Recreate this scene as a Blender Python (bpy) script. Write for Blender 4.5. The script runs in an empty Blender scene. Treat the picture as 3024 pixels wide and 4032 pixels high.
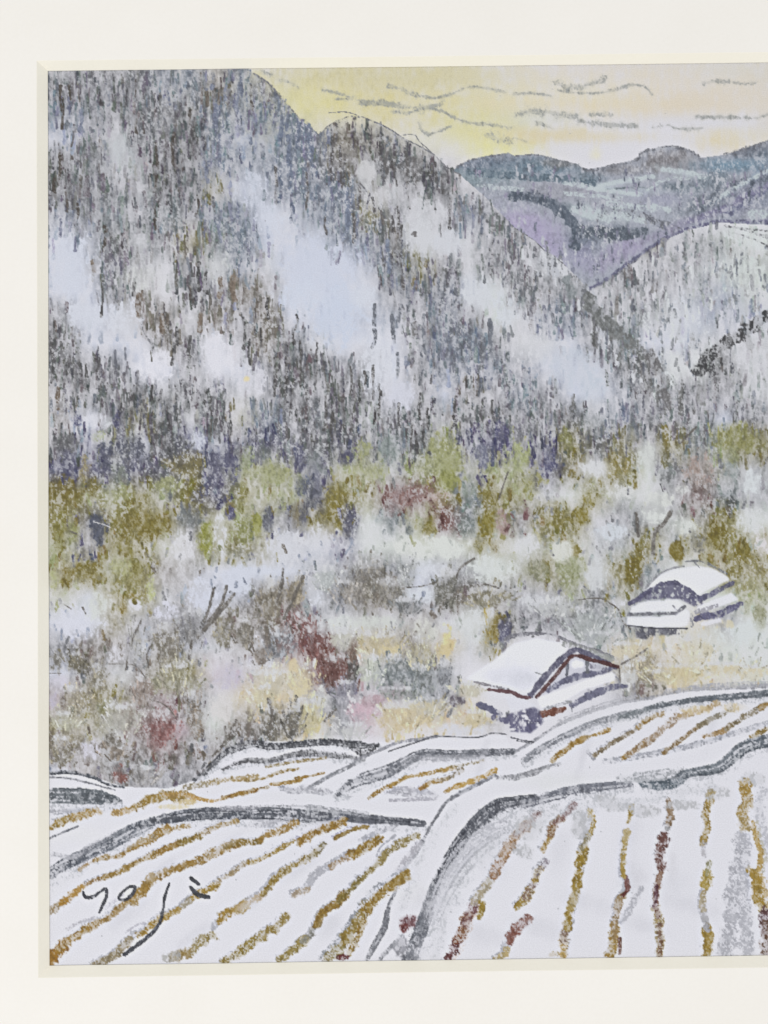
import bpy, math
import numpy as np

# ------------------------------------------------------------------ camera, light, exposure
sc = bpy.context.scene
PX = 8e-5                                   # metres of paper per photograph pixel at the paper's distance
F, CX, CY, DIST = 3200.0, 1512.0, 2016.0, 3200.0
PITCH, YAW, ROLL = 0.02702588, -0.00192473, -0.0131195

cam_d = bpy.data.cameras.new('camera')
cam = bpy.data.objects.new('camera', cam_d)
sc.collection.objects.link(cam)
cam.location = (0, 0, DIST * PX)
cam.rotation_euler = (PITCH, YAW, ROLL)
cam_d.sensor_fit = 'VERTICAL'
cam_d.sensor_height = 36.0
cam_d.lens = 36.0 * F / 4032.0
cam_d.clip_start = 0.01
cam_d.clip_end = 50
sc.camera = cam

wd = bpy.data.worlds.new('World')
sc.world = wd
wd.use_nodes = True
wd.node_tree.nodes['Background'].inputs['Color'].default_value = (0.96, 0.98, 1.0, 1)
wd.node_tree.nodes['Background'].inputs['Strength'].default_value = 0.80

ld = bpy.data.lights.new('window_light', 'AREA')
ld.shape = 'RECTANGLE'
ld.size, ld.size_y = 1.2, 1.0
ld.energy = 10.6
ld.color = (1.0, 0.985, 0.955)
lamp = bpy.data.objects.new('window_light', ld)
sc.collection.objects.link(lamp)
lamp.location = (-0.62, -0.50, 1.45)
from mathutils import Vector, Matrix, Euler
lamp.rotation_euler = (Vector((0, 0, 0)) - Vector(lamp.location)).to_track_quat('-Z', 'Y').to_euler()

sc.view_settings.view_transform = 'Standard'
sc.view_settings.look = 'None'
sc.view_settings.exposure = 0.0
sc.view_settings.gamma = 1.0
sc.view_settings.use_curve_mapping = False

# ------------------------------------------------------------------ pixel -> paper plane
ROT = np.array(Euler((PITCH, YAW, ROLL)).to_matrix())

def unproject(u, v, z=0.0):
    """photograph pixel -> point (in pixels of paper) on the plane at height z"""
    d = np.stack([(u - CX) / F, -(v - CY) / F, -np.ones_like(u)], -1) @ ROT.T
    t = (z - DIST) / d[..., 2]
    return d[..., 0] * t, d[..., 1] * t

# ------------------------------------------------------------------ materials
def srgb2lin(c):
    c = np.asarray(c, dtype=np.float32)
    return np.where(c <= 0.04045, c / 12.92, ((np.maximum(c, 0) + 0.055) / 1.055) ** 2.4)

def new_mat(name):
    m = bpy.data.materials.new(name)
    m.use_nodes = True
    nt = m.node_tree
    b = nt.nodes['Principled BSDF']
    b.inputs['Roughness'].default_value = 0.95
    b.inputs['Specular IOR Level'].default_value = 0.08
    return m, nt, b

def board_mat(name, c1, c2, bump, scale=900.0):
    m, nt, b = new_mat(name)
    tc = nt.nodes.new('ShaderNodeTexCoord')
    n1 = nt.nodes.new('ShaderNodeTexNoise'); n1.inputs['Scale'].default_value = 45; n1.inputs['Detail'].default_value = 5
    n2 = nt.nodes.new('ShaderNodeTexNoise'); n2.inputs['Scale'].default_value = scale; n2.inputs['Detail'].default_value = 4
    mx = nt.nodes.new('ShaderNodeMix'); mx.data_type = 'RGBA'
    mx.inputs['A'].default_value = (*c1, 1); mx.inputs['B'].default_value = (*c2, 1)
    ad = nt.nodes.new('ShaderNodeMath'); ad.operation = 'MULTIPLY_ADD'; ad.inputs[1].default_value = 0.55
    nt.links.new(tc.outputs['Object'], n1.inputs['Vector']); nt.links.new(tc.outputs['Object'], n2.inputs['Vector'])
    ml = nt.nodes.new('ShaderNodeMath'); ml.operation = 'MULTIPLY'; ml.inputs[1].default_value = 0.45
    nt.links.new(n2.outputs['Fac'], ml.inputs[0])
    nt.links.new(n1.outputs['Fac'], ad.inputs[0]); nt.links.new(ml.outputs[0], ad.inputs[2])
    nt.links.new(ad.outputs[0], mx.inputs['Factor'])
    nt.links.new(mx.outputs['Result'], b.inputs['Base Color'])
    bp = nt.nodes.new('ShaderNodeBump'); bp.inputs['Strength'].default_value = bump; bp.inputs['Distance'].default_value = 0.0001
    nt.links.new(n2.outputs['Fac'], bp.inputs['Height']); nt.links.new(bp.outputs['Normal'], b.inputs['Normal'])
    return m

MAT_FACE = board_mat('mat_board_white', (0.81, 0.772, 0.715), (0.865, 0.835, 0.79), 0.25)
MAT_BEVEL = board_mat('mat_core_cream', (0.845, 0.80, 0.685), (0.89, 0.852, 0.76), 0.30, 1400.0)
MAT_TABLE = board_mat('table_wood', (0.32, 0.24, 0.16), (0.42, 0.32, 0.22), 0.2)

def paper_mat():
    m, nt, b = new_mat('pastel_on_paper')
    at = nt.nodes.new('ShaderNodeAttribute'); at.attribute_name = 'pigment'
    tc = nt.nodes.new('ShaderNodeTexCoord')
    n = nt.nodes.new('ShaderNodeTexNoise'); n.inputs['Scale'].default_value = 2600; n.inputs['Detail'].default_value = 3
    mr = nt.nodes.new('ShaderNodeMapRange')
    mr.inputs['From Min'].default_value = 0.3; mr.inputs['From Max'].default_value = 0.7
    mr.inputs['To Min'].default_value = 0.93; mr.inputs['To Max'].default_value = 1.07
    mx = nt.nodes.new('ShaderNodeVectorMath'); mx.operation = 'SCALE'
    nt.links.new(tc.outputs['Object'], n.inputs['Vector'])
    nt.links.new(n.outputs['Fac'], mr.inputs['Value'])
    nt.links.new(at.outputs['Color'], mx.inputs[0]); nt.links.new(mr.outputs['Result'], mx.inputs['Scale'])
    nt.links.new(mx.outputs['Vector'], b.inputs['Base Color'])
    bp = nt.nodes.new('ShaderNodeBump'); bp.inputs['Strength'].default_value = 0.35; bp.inputs['Distance'].default_value = 0.00006
    nt.links.new(n.outputs['Fac'], bp.inputs['Height']); nt.links.new(bp.outputs['Normal'], b.inputs['Normal'])
    b.inputs['Specular IOR Level'].default_value = 0.03
    return m

MAT_PAPER = paper_mat()

# ------------------------------------------------------------------ object helpers
def mesh_obj(name, verts, faces, mat, parent=None, label=None):
    me = bpy.data.meshes.new(name)
    me.from_pydata(verts, [], faces)
    me.materials.append(mat)
    o = bpy.data.objects.new(name, me)
    sc.collection.objects.link(o)
    o.parent = parent
    if label:
        o['label'] = label
    return o

def empty(name, label, cat):
    o = bpy.data.objects.new(name, None)
    o.empty_display_size = 0.02
    sc.collection.objects.link(o)
    o['label'] = label
    o['category'] = cat
    return o

# ------------------------------------------------------------------ the table under it and the mat round it
XL, XR, YT, YB = -1311.6, 1830.0, 1865.0, -1654.9       # window of the mat at the paper
OL, OR_, OT, OB = -1344.5, 1863.0, 1891.0, -1687.0      # window at the face of the mat
ML, MR, MT, MB = -2100.0, 2620.0, 2640.0, -2440.0       # outer edges of the mat
TH, Z0 = 30.0, 2.5                                      # face height, underside height

def P(x, y, z):
    return (x * PX, y * PX, z * PX)

tb = -6.0
tbl = mesh_obj('table_top', [P(-6000, -6000, tb), P(6000, -6000, tb), P(6000, 6000, tb), P(-6000, 6000, tb),
                             P(-6000, -6000, tb - 300), P(6000, -6000, tb - 300), P(6000, 6000, tb - 300), P(-6000, 6000, tb - 300)],
               [(0, 1, 2, 3), (7, 6, 5, 4), (0, 4, 5, 1), (1, 5, 6, 2), (2, 6, 7, 3), (3, 7, 4, 0)], MAT_TABLE)
tbl['kind'] = 'structure'
tbl['label'] = 'plain wooden table top under the matted drawing'

mat = empty('picture_mat', 'broad off-white cardboard surround with cream sloping inner edges', 'picture mat')
rng = np.random.default_rng(11)
def jit(a, b, n, amp):
    """points from a to b with a hand-cut waver"""
    t = np.linspace(0, 1, n)
    w = np.cumsum(rng.normal(0, 1, n)); w -= w[0] + (w[-1] - w[0]) * t
    w = w / (np.abs(w).max() + 1e-6) * amp
    d = np.array([b[0] - a[0], b[1] - a[1]]); nrm = np.array([-d[1], d[0]]) / np.hypot(*d)
    return [(a[0] + d[0] * s + nrm[0] * q, a[1] + d[1] * s + nrm[1] * q) for s, q in zip(t, w)]

inner = [(XL, YB), (XR, YB), (XR, YT), (XL, YT)]
outer = [(OL, OB), (OR_, OB), (OR_, OT), (OL, OT)]
edge = [(ML, MB), (MR, MB), (MR, MT), (ML, MT)]
NS = 40
top_v, top_f, side_v, side_f = [], [], [], []
bevel_names = ['lower', 'right', 'upper', 'left']
RND = 1.6                                               # rounded arris between face and bevel
for k in range(4):
    k2 = (k + 1) % 4
    oo = jit(outer[k], outer[k2], NS, 0.9)
    ii = jit(inner[k], inner[k2], NS, 1.0)
    ee = [(edge[k][0] + (edge[k2][0] - edge[k][0]) * i / (NS - 1), edge[k][1] + (edge[k2][1] - edge[k][1]) * i / (NS - 1)) for i in range(NS)]
    b0 = len(top_v)
    for i in range(NS):
        top_v += [P(*ee[i], TH), P(*oo[i], TH)]
    for i in range(NS - 1):
        a = b0 + 2 * i
        top_f.append((a, a + 2, a + 3, a + 1))
    bv, bf = [], []
    for i in range(NS):
        ox, oy = oo[i]; ix, iy = ii[i]
        # arris slightly broken, then the slope, then the little cut lip on the paper
        bv += [P(ox, oy, TH), P(ox + (ix - ox) * .06, oy + (iy - oy) * .06, TH - 1.0), P(ix, iy, Z0 + 1.2), P(ix, iy, Z0 - 1.6)]
    for i in range(NS - 1):
        a = 4 * i
        for j in range(3):
            bf.append((a + j, a + 4 + j, a + 5 + j, a + 1 + j))
    mesh_obj('bevel', bv, bf, MAT_BEVEL, mat, bevel_names[k] + ' cream bevel of the mat window')
    s0 = len(side_v)
    side_v += [P(*edge[k], TH), P(*edge[k2], TH), P(*edge[k2], tb + 0.5), P(*edge[k], tb + 0.5)]
    side_f.append((s0, s0 + 3, s0 + 2, s0 + 1))
mesh_obj('mat_face', top_v, top_f, MAT_FACE, mat, 'smooth off-white face of the mat')
mesh_obj('mat_edge', side_v, side_f, MAT_FACE, mat)

# ------------------------------------------------------------------ the drawing: a pastel engine that works stroke by stroke
ST = 3.3                                                # canvas step in photograph pixels
X0, Y0 = 180.0, 232.0
NX, NY = int((3402 - X0) / ST), int((3816 - Y0) / ST)
R = np.random.default_rng(7)

def up(a, shape):
    """smooth enlargement of a small array"""
    h, w = a.shape
    y = np.linspace(0, h - 1.001, shape[0]); x = np.linspace(0, w - 1.001, shape[1])
    yi = y.astype(int); xi = x.astype(int)
    fy = (y - yi)[:, None]; fx = (x - xi)[None]
    fy = fy * fy * (3 - 2 * fy); fx = fx * fx * (3 - 2 * fx)
    a00 = a[yi][:, xi]; a01 = a[yi][:, xi + 1]; a10 = a[yi + 1][:, xi]; a11 = a[yi + 1][:, xi + 1]
    return (a00 * (1 - fx) + a01 * fx) * (1 - fy) + (a10 * (1 - fx) + a11 * fx) * fy

def noise(cx, cy):
    return up(R.random((int(NY * ST / cy) + 3, int(NX * ST / cx) + 3)), (NY, NX)).astype(np.float32)

def equal(a):
    o = np.empty(a.size, np.float32)
    o[np.argsort(a, axis=None)] = np.linspace(0, 1, a.size, dtype=np.float32)
    return o.reshape(a.shape)

GV = equal(noise(6, 9) * 0.9 + noise(13, 26) * 0.95 + noise(28, 56) * 0.4 + R.random((NY, NX)) * 0.25)    # tooth dragged downwards
GR = equal(noise(5.5, 6) * 1.0 + noise(11, 12) * 0.7 + noise(34, 34) * 0.35 + R.random((NY, NX)) * 0.35)     # plain tooth
WOB = (noise(22, 22) + 0.6 * noise(10, 10) - 0.8).astype(np.float32)
WOB2 = (noise(60, 60) + 0.6 * noise(28, 28) - 0.8).astype(np.float32)
STREAK = (noise(9, 55) + .7 * noise(16, 90) - .85).astype(np.float32)
CLUMP = equal(noise(34, 70) + .6 * noise(18, 40) + .5 * noise(80, 130))
MOD = equal(noise(70, 90) + 0.6 * noise(30, 30))
MOD2 = equal(noise(160, 160) + 0.7 * noise(60, 60))
XX, YY = np.meshgrid(X0 + ST * np.arange(NX), Y0 + ST * np.arange(NY))
XX = XX.astype(np.float32); YY = YY.astype(np.float32)
CAN = np.empty((NY, NX, 3), np.float32)
CAN[:] = np.array([218, 216, 223]) / 255.0
LAB = np.zeros((NY, NX), np.int32)
LABELS = [('snow_ground', None, 'bare white paper left as snow', )]      # index -> (name, parent index, label)

def add_label(name, parent=None, label=None):
    LABELS.append((name, parent, label))
    return len(LABELS) - 1

def sst(a, b, x):
    t = np.clip((x - a) / (b - a), 0, 1)
    return t * t * (3 - 2 * t)

def win(x0, x1, y0, y1):
    i0 = max(0, int((x0 - X0) / ST)); i1 = min(NX, int((x1 - X0) / ST) + 2)
    j0 = max(0, int((y0 - Y0) / ST)); j1 = min(NY, int((y1 - Y0) / ST) + 2)
    if i1 <= i0 or j1 <= j0:
        return None
    return slice(j0, j1), slice(i0, i1)

def blend(w, a, col):
    CAN[w] += (np.asarray(col, np.float32) / 255.0 - CAN[w]) * a[..., None]

def seg_d(w, pts, wid):
    """distance / half-width field and position along a polyline"""
    x = XX[w]; y = YY[w]
    best = np.full(x.shape, 1e9, np.float32)
    for k in range(len(pts) - 1):
        (ax, ay), (bx, by) = pts[k], pts[k + 1]
        dx, dy = bx - ax, by - ay
        L2 = dx * dx + dy * dy + 1e-6
        t = np.clip(((x - ax) * dx + (y - ay) * dy) / L2, 0, 1)
        d = np.hypot(x - ax - t * dx, y - ay - t * dy) / (wid[k] + (wid[k + 1] - wid[k]) * t)
        np.minimum(best, d, out=best)
    return best

def smooth(pts, n=4):
    """Catmull-Rom through the points"""
    if len(pts) < 3:
        return list(pts)
    p = [pts[0]] + list(pts) + [pts[-1]]
    out = []
    for i in range(1, len(p) - 2):
        a, b, c, d = map(np.array, (p[i - 1], p[i], p[i + 1], p[i + 2]))
        for k in range(n):
            t = k / n
            out.append(tuple(0.5 * (2 * b + (c - a) * t + (2 * a - 5 * b + 4 * c - d) * t * t + (3 * b - a - 3 * c + d) * t ** 3)))
    out.append(tuple(pts[-1]))
    return out

def line(pts, width, col, cov=0.8, op=0.92, grain='v', soft=0.22, mod=0.5, wob=0.5, lab=None, sm=True, core=0.55, under=0.30):
    """a stick of pastel drawn along pts; width may be a number or a list"""
    pts = [tuple(map(float, q)) for q in pts]
    if np.isscalar(width):
        wid = [width] * len(pts)
    else:
        wid = list(width)
    if sm and len(pts) > 2:
        t0 = np.linspace(0, 1, len(pts)); pts2 = smooth(pts); t1 = np.linspace(0, 1, len(pts2))
        wid = list(np.interp(t1, t0, wid)); pts = pts2
    h = [q / 2 for q in wid]
    m = max(h) * 1.6 + 8
    xs = [q[0] for q in pts]; ys = [q[1] for q in pts]
    w = win(min(xs) - m, max(xs) + m, min(ys) - m, max(ys) + m)
    if w is None:
        return
    d = seg_d(w, pts, h) + WOB[w] * wob
    prof = 1 - sst(core, 1.12, d)
    p = cov * prof * (1 - mod + mod * (0.35 + 1.1 * MOD[w])) * 1.12
    g = GV[w] if grain == 'v' else GR[w]
    a = sst(-soft, soft, p - g) * np.minimum(prof * 2.2, 1) * op
    a = np.maximum(a, np.minimum(p, 1) * prof * under)
    blend(w, a, col)
    if lab is not None:
        LAB[w][d < 0.95] = lab

def blob(x, y, rx, ry, col, cov=0.7, op=0.9, ang=0.0, grain='v', soft=0.28, edge=0.45, lab=None, wob=0.5):
    """a rubbed patch of pastel with the tooth of the paper showing"""
    m = max(rx, ry) * 1.5 + 10
    w = win(x - m, x + m, y - m, y + m)
    if w is None:
        return
    c, s = math.cos(math.radians(ang)), math.sin(math.radians(ang))
    u = (XX[w] - x) * c + (YY[w] - y) * s; v = -(XX[w] - x) * s + (YY[w] - y) * c
    d = np.hypot(u / rx, v / ry) + (WOB2[w] * 0.5 + WOB[w] * 0.35) * wob
    prof = 1 - sst(edge, 1.1, d)
    p = cov * prof * (0.75 + 0.4 * MOD[w])
    g = GV[w] if grain == 'v' else GR[w]
    a = sst(-soft, soft, p - g) * np.minimum(prof * 2, 1) * op
    a = np.maximum(a, np.minimum(p, 1) * prof * 0.72)
    blend(w, a, col)
    if lab is not None:
        LAB[w][d < 0.9] = lab

def wash(x, y, rx, ry, col, op=0.6, ang=0.0, k=1.3):
    """smudged pigment: soft, hardly any tooth"""
    m = max(rx, ry) * 2.0 + 10
    w = win(x - m, x + m, y - m, y + m)
    if w is None:
        return
    c, s = math.cos(math.radians(ang)), math.sin(math.radians(ang))
    u = (XX[w] - x) * c + (YY[w] - y) * s; v = -(XX[w] - x) * s + (YY[w] - y) * c
    d = np.hypot(u / rx, v / ry) + WOB2[w] * 0.45 + STREAK[w] * (0.4 if y < 1750 else 0.12) * min(1.0, 60.0 / min(rx, ry)) + WOB[w] * 0.25
    a = np.exp(-np.maximum(d, 0) ** (2 * k)) * op * (0.8 + 0.3 * MOD[w]) * ((0.84 + 0.26 * GV[w]) if y < 1700 else (0.74 + 0.36 * GR[w]))
    blend(w, np.clip(a, 0, 1), col)

def inside(w, pts):
    x = XX[w]; y = YY[w]
    r = np.zeros(x.shape, bool)
    n = len(pts)
    for i in range(n):
        (x1, y1), (x2, y2) = pts[i], pts[(i + 1) % n]
        if y1 == y2:
            continue
        r ^= ((y1 > y) != (y2 > y)) & (x < (x2 - x1) * (y - y1) / (y2 - y1) + x1)
    return r

def poly(pts, col=None, op=1.0, cov=None, lab=None, grain='g', soft=0.25, wobble=5.0):
    xs = [q[0] for q in pts]; ys = [q[1] for q in pts]
    w = win(min(xs) - 12, max(xs) + 12, min(ys) - 12, max(ys) + 12)
    if w is None:
        return
    r = inside(w, pts)
    if col is not None:
        a = r.astype(np.float32)
        for _ in range(2):
            a[1:-1, 1:-1] = (a[1:-1, 1:-1] * 2 + a[:-2, 1:-1] + a[2:, 1:-1] + a[1:-1, :-2] + a[1:-1, 2:]) / 6
        if cov is not None:
            g = GV[w] if grain == 'v' else GR[w]
            a = a * sst(-soft, soft, cov * (0.7 + 0.5 * MOD[w]) - g)
        blend(w, a * op, col)
    if lab is not None:
        LAB[w][r] = lab

def Z(ox, oy):
    """points read off an enlarged crop whose corner is (ox, oy)"""
    k = 1000.0 / 1659.0
    return lambda *p: [(ox + q[0] * k, oy + q[1] * k) for q in p]
K = 1000.0 / 1659.0
z1, z2, z3 = Z(0, 0), Z(1000, 200), Z(2024, 0)
z4, z5, z6 = Z(0, 1000), Z(1000, 1000), Z(2024, 1000)
z7, z8, z9 = Z(0, 2000), Z(1000, 2000), Z(2024, 2000)
za, zb, zc = Z(0, 3032), Z(1000, 3032), Z(2024, 3032)

HUE = {'g': (119, 120, 126), 'k': (101, 101, 104), 'b': (124, 131, 146), 'l': (200, 204, 220), 'w': (120, 111, 101),
       't': (126, 134, 138), 'o': (132, 121, 58), 'y': (160, 162, 116), 'v': (88, 87, 116), 'm': (116, 82, 80),
       'p': (188, 162, 172), 'c': (202, 187, 152), 'f': (198, 199, 204), 'e': (207, 212, 207)}
INK = {k: v for k, v in HUE.items()}
INK['l'] = (150, 158, 178); INK['f'] = (158, 158, 162); INK['e'] = (172, 178, 172)

# ---- tone chart of the wooded slopes and the brush, one entry per 100 px square of the photograph
CH = {
 300: 'g6 g5 g6k g6 b4 b6 w6k b6 g6 b6',
 400: 'b5 g5b g4 g6 g5k g6k b7 b6 b6 b6 b6',
 500: 'l3 g5 f3 g5k g5 k6 b5 l3 l3b b6 b8 w7 k7 g6',
 600: 'k6 g5 f4 f5 k7 k6 b6l b3 b3 b5 g6b w7k f2 k6 k7 g5',
 700: 'k6 g6 g4 f4 k7 g7 o4g l3 b3 b6 b6 b7 w3f f3 k6 k6 f4g',
 800: 'b5 g6 t6 g5 t5 g6 b7 b6 l2 l3b b5 b7 o6k g4 f2 g4 b6 g5 g5',
 900: 'l3 b5 k6 f3 g4 o5w t6 b6 l2 l1 l2 b5 b6 k7w f3 f1 f2 g5 g5 g4 g4 g4 g4 g4o f4g f4g e4g e3',
 1000: 'l1 l3w g6 f3k f3 g5k g4f b5 f3 l1 l2 l1 l1g b6k o6k g5 f2 g5 g5 f2 g4 g4 g4 g4 f4g f4g f4b e3g',
 1100: 'l1 l1 g6 w4g f2 k6 g5 w6 w4f l2 l3 l2 l1 g4 g6b b6k l2 e2 g5 g4 g6t f3g f4g g4f f4g f4b l4b f3e',
 1200: 'k3 l1 l2w w4 w5k f3 w5 k3l w5 l2 l2 l2 l1b l2b g5 b5 g4 e2 f3 b4 b5 g7 t5f f4g f4e l4b l4b f3l',
 1300: 'k6 l2 l1 l1 w5k k4 l1 k5 w6 g5 f3 l1 l1 l2 g4 b6 b7 g5 f2 f1 l2 k5 t7 l3 l3 f2 f2 f3',
 1400: 'k6 k6 g5 l1 l2 k4 l2 l0 g4 k7 k6 g4 k3 l2 g3 b3 b4 b5 g3b l2 l2 l2 k6g k6g f2 e1 k5 f3',
 1500: 'g4w k6 g5 k6 f3k k4 g6k f2 g3 k6 g3 k6 k4 l1 k2 l3 g5w g4 b5 g4 l2 l1 b4 k6g g6 g5 g4 f3',
 1600: 'w3l l2 k6 k7o k6 f4 k7 f4o b6 k5 g5k k5 f4 g4 k7 f4k k4 k6 g5 g5 k5 t4 b5 g5 g6 g4 l2 g4',
 1700: 'k5 v5l y3v l2 k7 v6 l2g v6k v5g g5v k6 k6v k6g t5 k6t y5 v4t v6 v4y g3v o5 k5g o3g k4f o4 t5 y6 o6',
 1800: 'v6 v7 v7k v7k k7v o6k v6 y5 y6 y5v v6t y6 y6 t4y y6 y7 y5v y6 y6 v5 o4k f2 o6 e2 g4 w5 g4y g4e',
 1900: 'o7 o6y y6 o6 y6g o6 v7 o6y y5o y5 v6g o7 o4e m5 m4 o6y t5 o6 y6o f4 e3 o5y e2g e2 k4f m4w t5 g4f',
 2000: 'o6 v6o o6 o6 o7 g5 o5y y5 y5v g7v o7 v6o e2 t5 y4o m6 t5 o7 t5m o6 o7 f2 g4 k5f e2k k4o o6 e2',
 2100: 'y6 v4o o5 o6 y3f f1w o6y o5g o3l l2w l2 v4l e1 e2 e1y e1 e2o o4e e2 y4g e2o f2 t3e o6 e2k o6 o6 o4e',
 2200: 'o6 o5 y5 o4 w3 f1w l2 l1 l1 l1 t4l f2g g6w g4 l1 g2 g6 e1 y4g o5 y6 f2 o6 t3 e2 e2 o5 o4',
 2300: 'y4f l1 o4 o5 f3 w4l l1k l2k w6 w6 g5t g5 w7 w6 l2 w6g w5 w4e g3 g4 y5g g4 o4t t3 e1 e1 e1 y5',
 2400: 'l1 l1 o3w g3f g3w g5 w5l w5 w6 m5w f2g f3 f3w f3 w5 f2 e2 o5v k4 g5 g5 t5 t4 t3 e1 c2 g3 e3',
 2500: 'g3k w5 w4 l2 w5 l2g f3 f2w w6g m5 m6 w6f c5 c5w w4 c5 f2 o4g . . . t4 c4 c4 c4e e3c e2 e2',
 2600: 'l2 w5g f2 w4g o4w o5w p2f f2p c4l c5 m6 m7 e4t t6 t5 t5g . . . . . g3 c5g w5 c5 e3c e2c e2',
 2700: 'w3p o4w o4w w5 m5f k4w f2 c3 c5 c5 g4f k5v p5g p4g t4 g4 c4 . . . . . g3 w5c c5 c6 c5 c5e',
 2800: 'o3w o4w e3w m3w m6 f4w e2 w5 k5c k5c c5e g4 p4 c5 c6 c5 c5 g2c . . . . . . . . . .',
 2900: 'w5 w5f f2 w4g m5w k4w w3l k5 k4 c3 e2 . . . . . . . . . . . . . . . . .',
 3000: 'l2 w3 g4w g4w g4 k3 k3 k2 . . . . . . . . . . . . . . . . . . . .',
}

# ---- outlines
RIDGE1 = [(180, 225), (960, 255)] + z2((0, 150), (100, 215), (170, 300), (280, 420), (330, 470), (410, 530))
VALLEY = [(1262, 545), (1300, 720), (1420, 800), (1520, 930), (1575, 1010), (1640, 1200), (1700, 1450), (1720, 1740)]
RIDGE2 = z2((420, 545), (520, 470), (650, 428), (800, 470), (900, 520), (960, 560), (1130, 650), (1200, 700), (1260, 760), (1340, 805), (1500, 945)) + \
         z3((0, 1485), (130, 1570), (200, 1640)) + z6((260, 10), (340, 80), (450, 190), (470, 240))
GULLY = z6((470, 240), (560, 420), (700, 620), (860, 800), (900, 1000)) + [(2580, 1740)]
FARTOP = z2((1325, 755), (1400, 715), (1500, 690), (1659, 665)) + \
         z3((0, 1015), (150, 1005), (300, 1045), (420, 1072), (440, 1095), (500, 1105), (600, 1085), (800, 1040), (830, 990), (1000, 950), (1150, 980),
            (1220, 1030), (1380, 1010), (1500, 970), (1659, 920)) + [(3180, 505), (3420, 470)]
HILL = z6((480, 240), (600, 178), (750, 70)) + z3((870, 1640), (1000, 1560), (1150, 1500), (1350, 1455), (1659, 1470)) + [(3420, 960)]
LOWHILL = [(2590, 1560)] + z6((1190, 760), (1250, 650), (1400, 530), (1659, 360)) + [(3420, 1050)]

L_SKY = add_label('sky', None, 'pale yellow and grey clouded sky of the drawing')
L_FAR = add_label('far_mountain', None, 'distant blue grey mountains drawn at upper right')
L_M1 = add_label('mountain', None, 'tall wooded mountain with mist at the left of the drawing')
L_M2 = add_label('mountain', None, 'second wooded ridge behind the tall one')
L_M3 = add_label('mountain', None, 'pale round wooded hill at the right edge')
L_M4 = add_label('mountain', None, 'low wooded slope with a dark crest at the right edge')
L_FOREST = add_label('forest', None, 'belt of olive green and violet trees at the mountain foot')
L_BRUSH = add_label('brush', None, 'snow-dusted brown and cream brushwood above the fields')
BIG = 4000
FOREST_TOP = [(180, 1700), (430, 1730), (700, 1760), (1000, 1730), (1400, 1760), (1700, 1700), (1950, 1700), (2200, 1690), (2600, 1720), (2900, 1650), (3420, 1640)]
FOREST_BOT = [(3420, 2180), (2950, 2260), (2700, 2200), (2500, 2330), (2250, 2330), (1950, 2160), (1500, 2120), (1000, 2160), (760, 2240), (440, 2330), (180, 2310)]
FIELD_TOP = [(180, 3045)] + za((330, 10), (600, 40), (800, 110), (1100, 120), (1270, 70)) + [(860, 3000), (920, 2950), (1050, 2920), (1480, 2925)] + \
            z8((950, 1530), (1190, 1490), (1640, 1480)) + z9((0, 1600), (150, 1510), (300, 1410), (500, 1330), (700, 1270), (900, 1240), (1200, 1185), (1659, 1165)) + [(3420, 2690)]
poly([(180, 225), (3420, 225), (3420, 900), (180, 900)], lab=L_SKY)
poly(FARTOP + [(3420, 1300), (2300, 1300), (1700, 800)], lab=L_FAR)
poly(HILL + [(3420, 1800), (2500, 1800)], lab=L_M3)
poly(LOWHILL + [(3420, 1800), (2560, 1800)], lab=L_M4)
poly(RIDGE2 + GULLY + [(2580, 1800), (900, 1800), (1150, 700), (1225, 545)], lab=L_M2)
poly(RIDGE1 + VALLEY + [(1720, 1800), (180, 1800)], lab=L_M1)
poly(FOREST_TOP + FOREST_BOT, lab=L_FOREST)
poly(FOREST_BOT[::-1] + FIELD_TOP[::-1], lab=L_BRUSH)
SLOPES = (LAB >= L_M1) & (LAB <= L_BRUSH)
BASE = LAB.copy()

# ---- sky: rubbed yellow, beige and lilac, broken cloud lines
for a in [(1480, 400, 520, 150, (217, 206, 150), .85), (1200, 420, 160, 110, (224, 216, 152), .7), (1930, 480, 190, 120, (219, 212, 150), .75),
          (1930, 575, 150, 60, (227, 222, 150), .7), (1500, 290, 480, 60, (208, 199, 155), .6), (1750, 300, 300, 50, (212, 203, 160), .6),
          (2350, 300, 330, 70, (220, 214, 212), .85), (2560, 275, 330, 40, (218, 210, 198), .6), (2900, 290, 180, 60, (214, 209, 196), .7),
          (2450, 410, 480, 45, (224, 211, 184), .9), (2750, 400, 260, 70, (220, 207, 188), .75), (2960, 400, 160, 60, (222, 212, 198), .7), (2250, 360, 300, 60, (224, 214, 180), .5), (2700, 330, 300, 50, (222, 212, 198), .5),
          (2150, 530, 190, 32, (220, 204, 162), .8), (2350, 540, 200, 22, (220, 208, 178), .6), (2840, 548, 95, 48, (222, 208, 172), .85),
          (2960, 530, 120, 40, (220, 212, 190), .6), (2345, 607, 22, 26, (226, 220, 192), .9), (2800, 480, 260, 30, (214, 214, 224), .6),
          (2120, 470, 130, 35, (210, 212, 212), .5), (3250, 400, 260, 150, (214, 204, 188), .6), (1360, 520, 120, 50, (210, 208, 205), .6),
          (1700, 560, 110, 40, (216, 214, 205), .55), (1770, 640, 80, 50, (215, 213, 220), .8), (1090, 300, 60, 30, (205, 198, 160), .6)]:
    wash(*a[:5], op=a[5], k=1.0)
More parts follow.
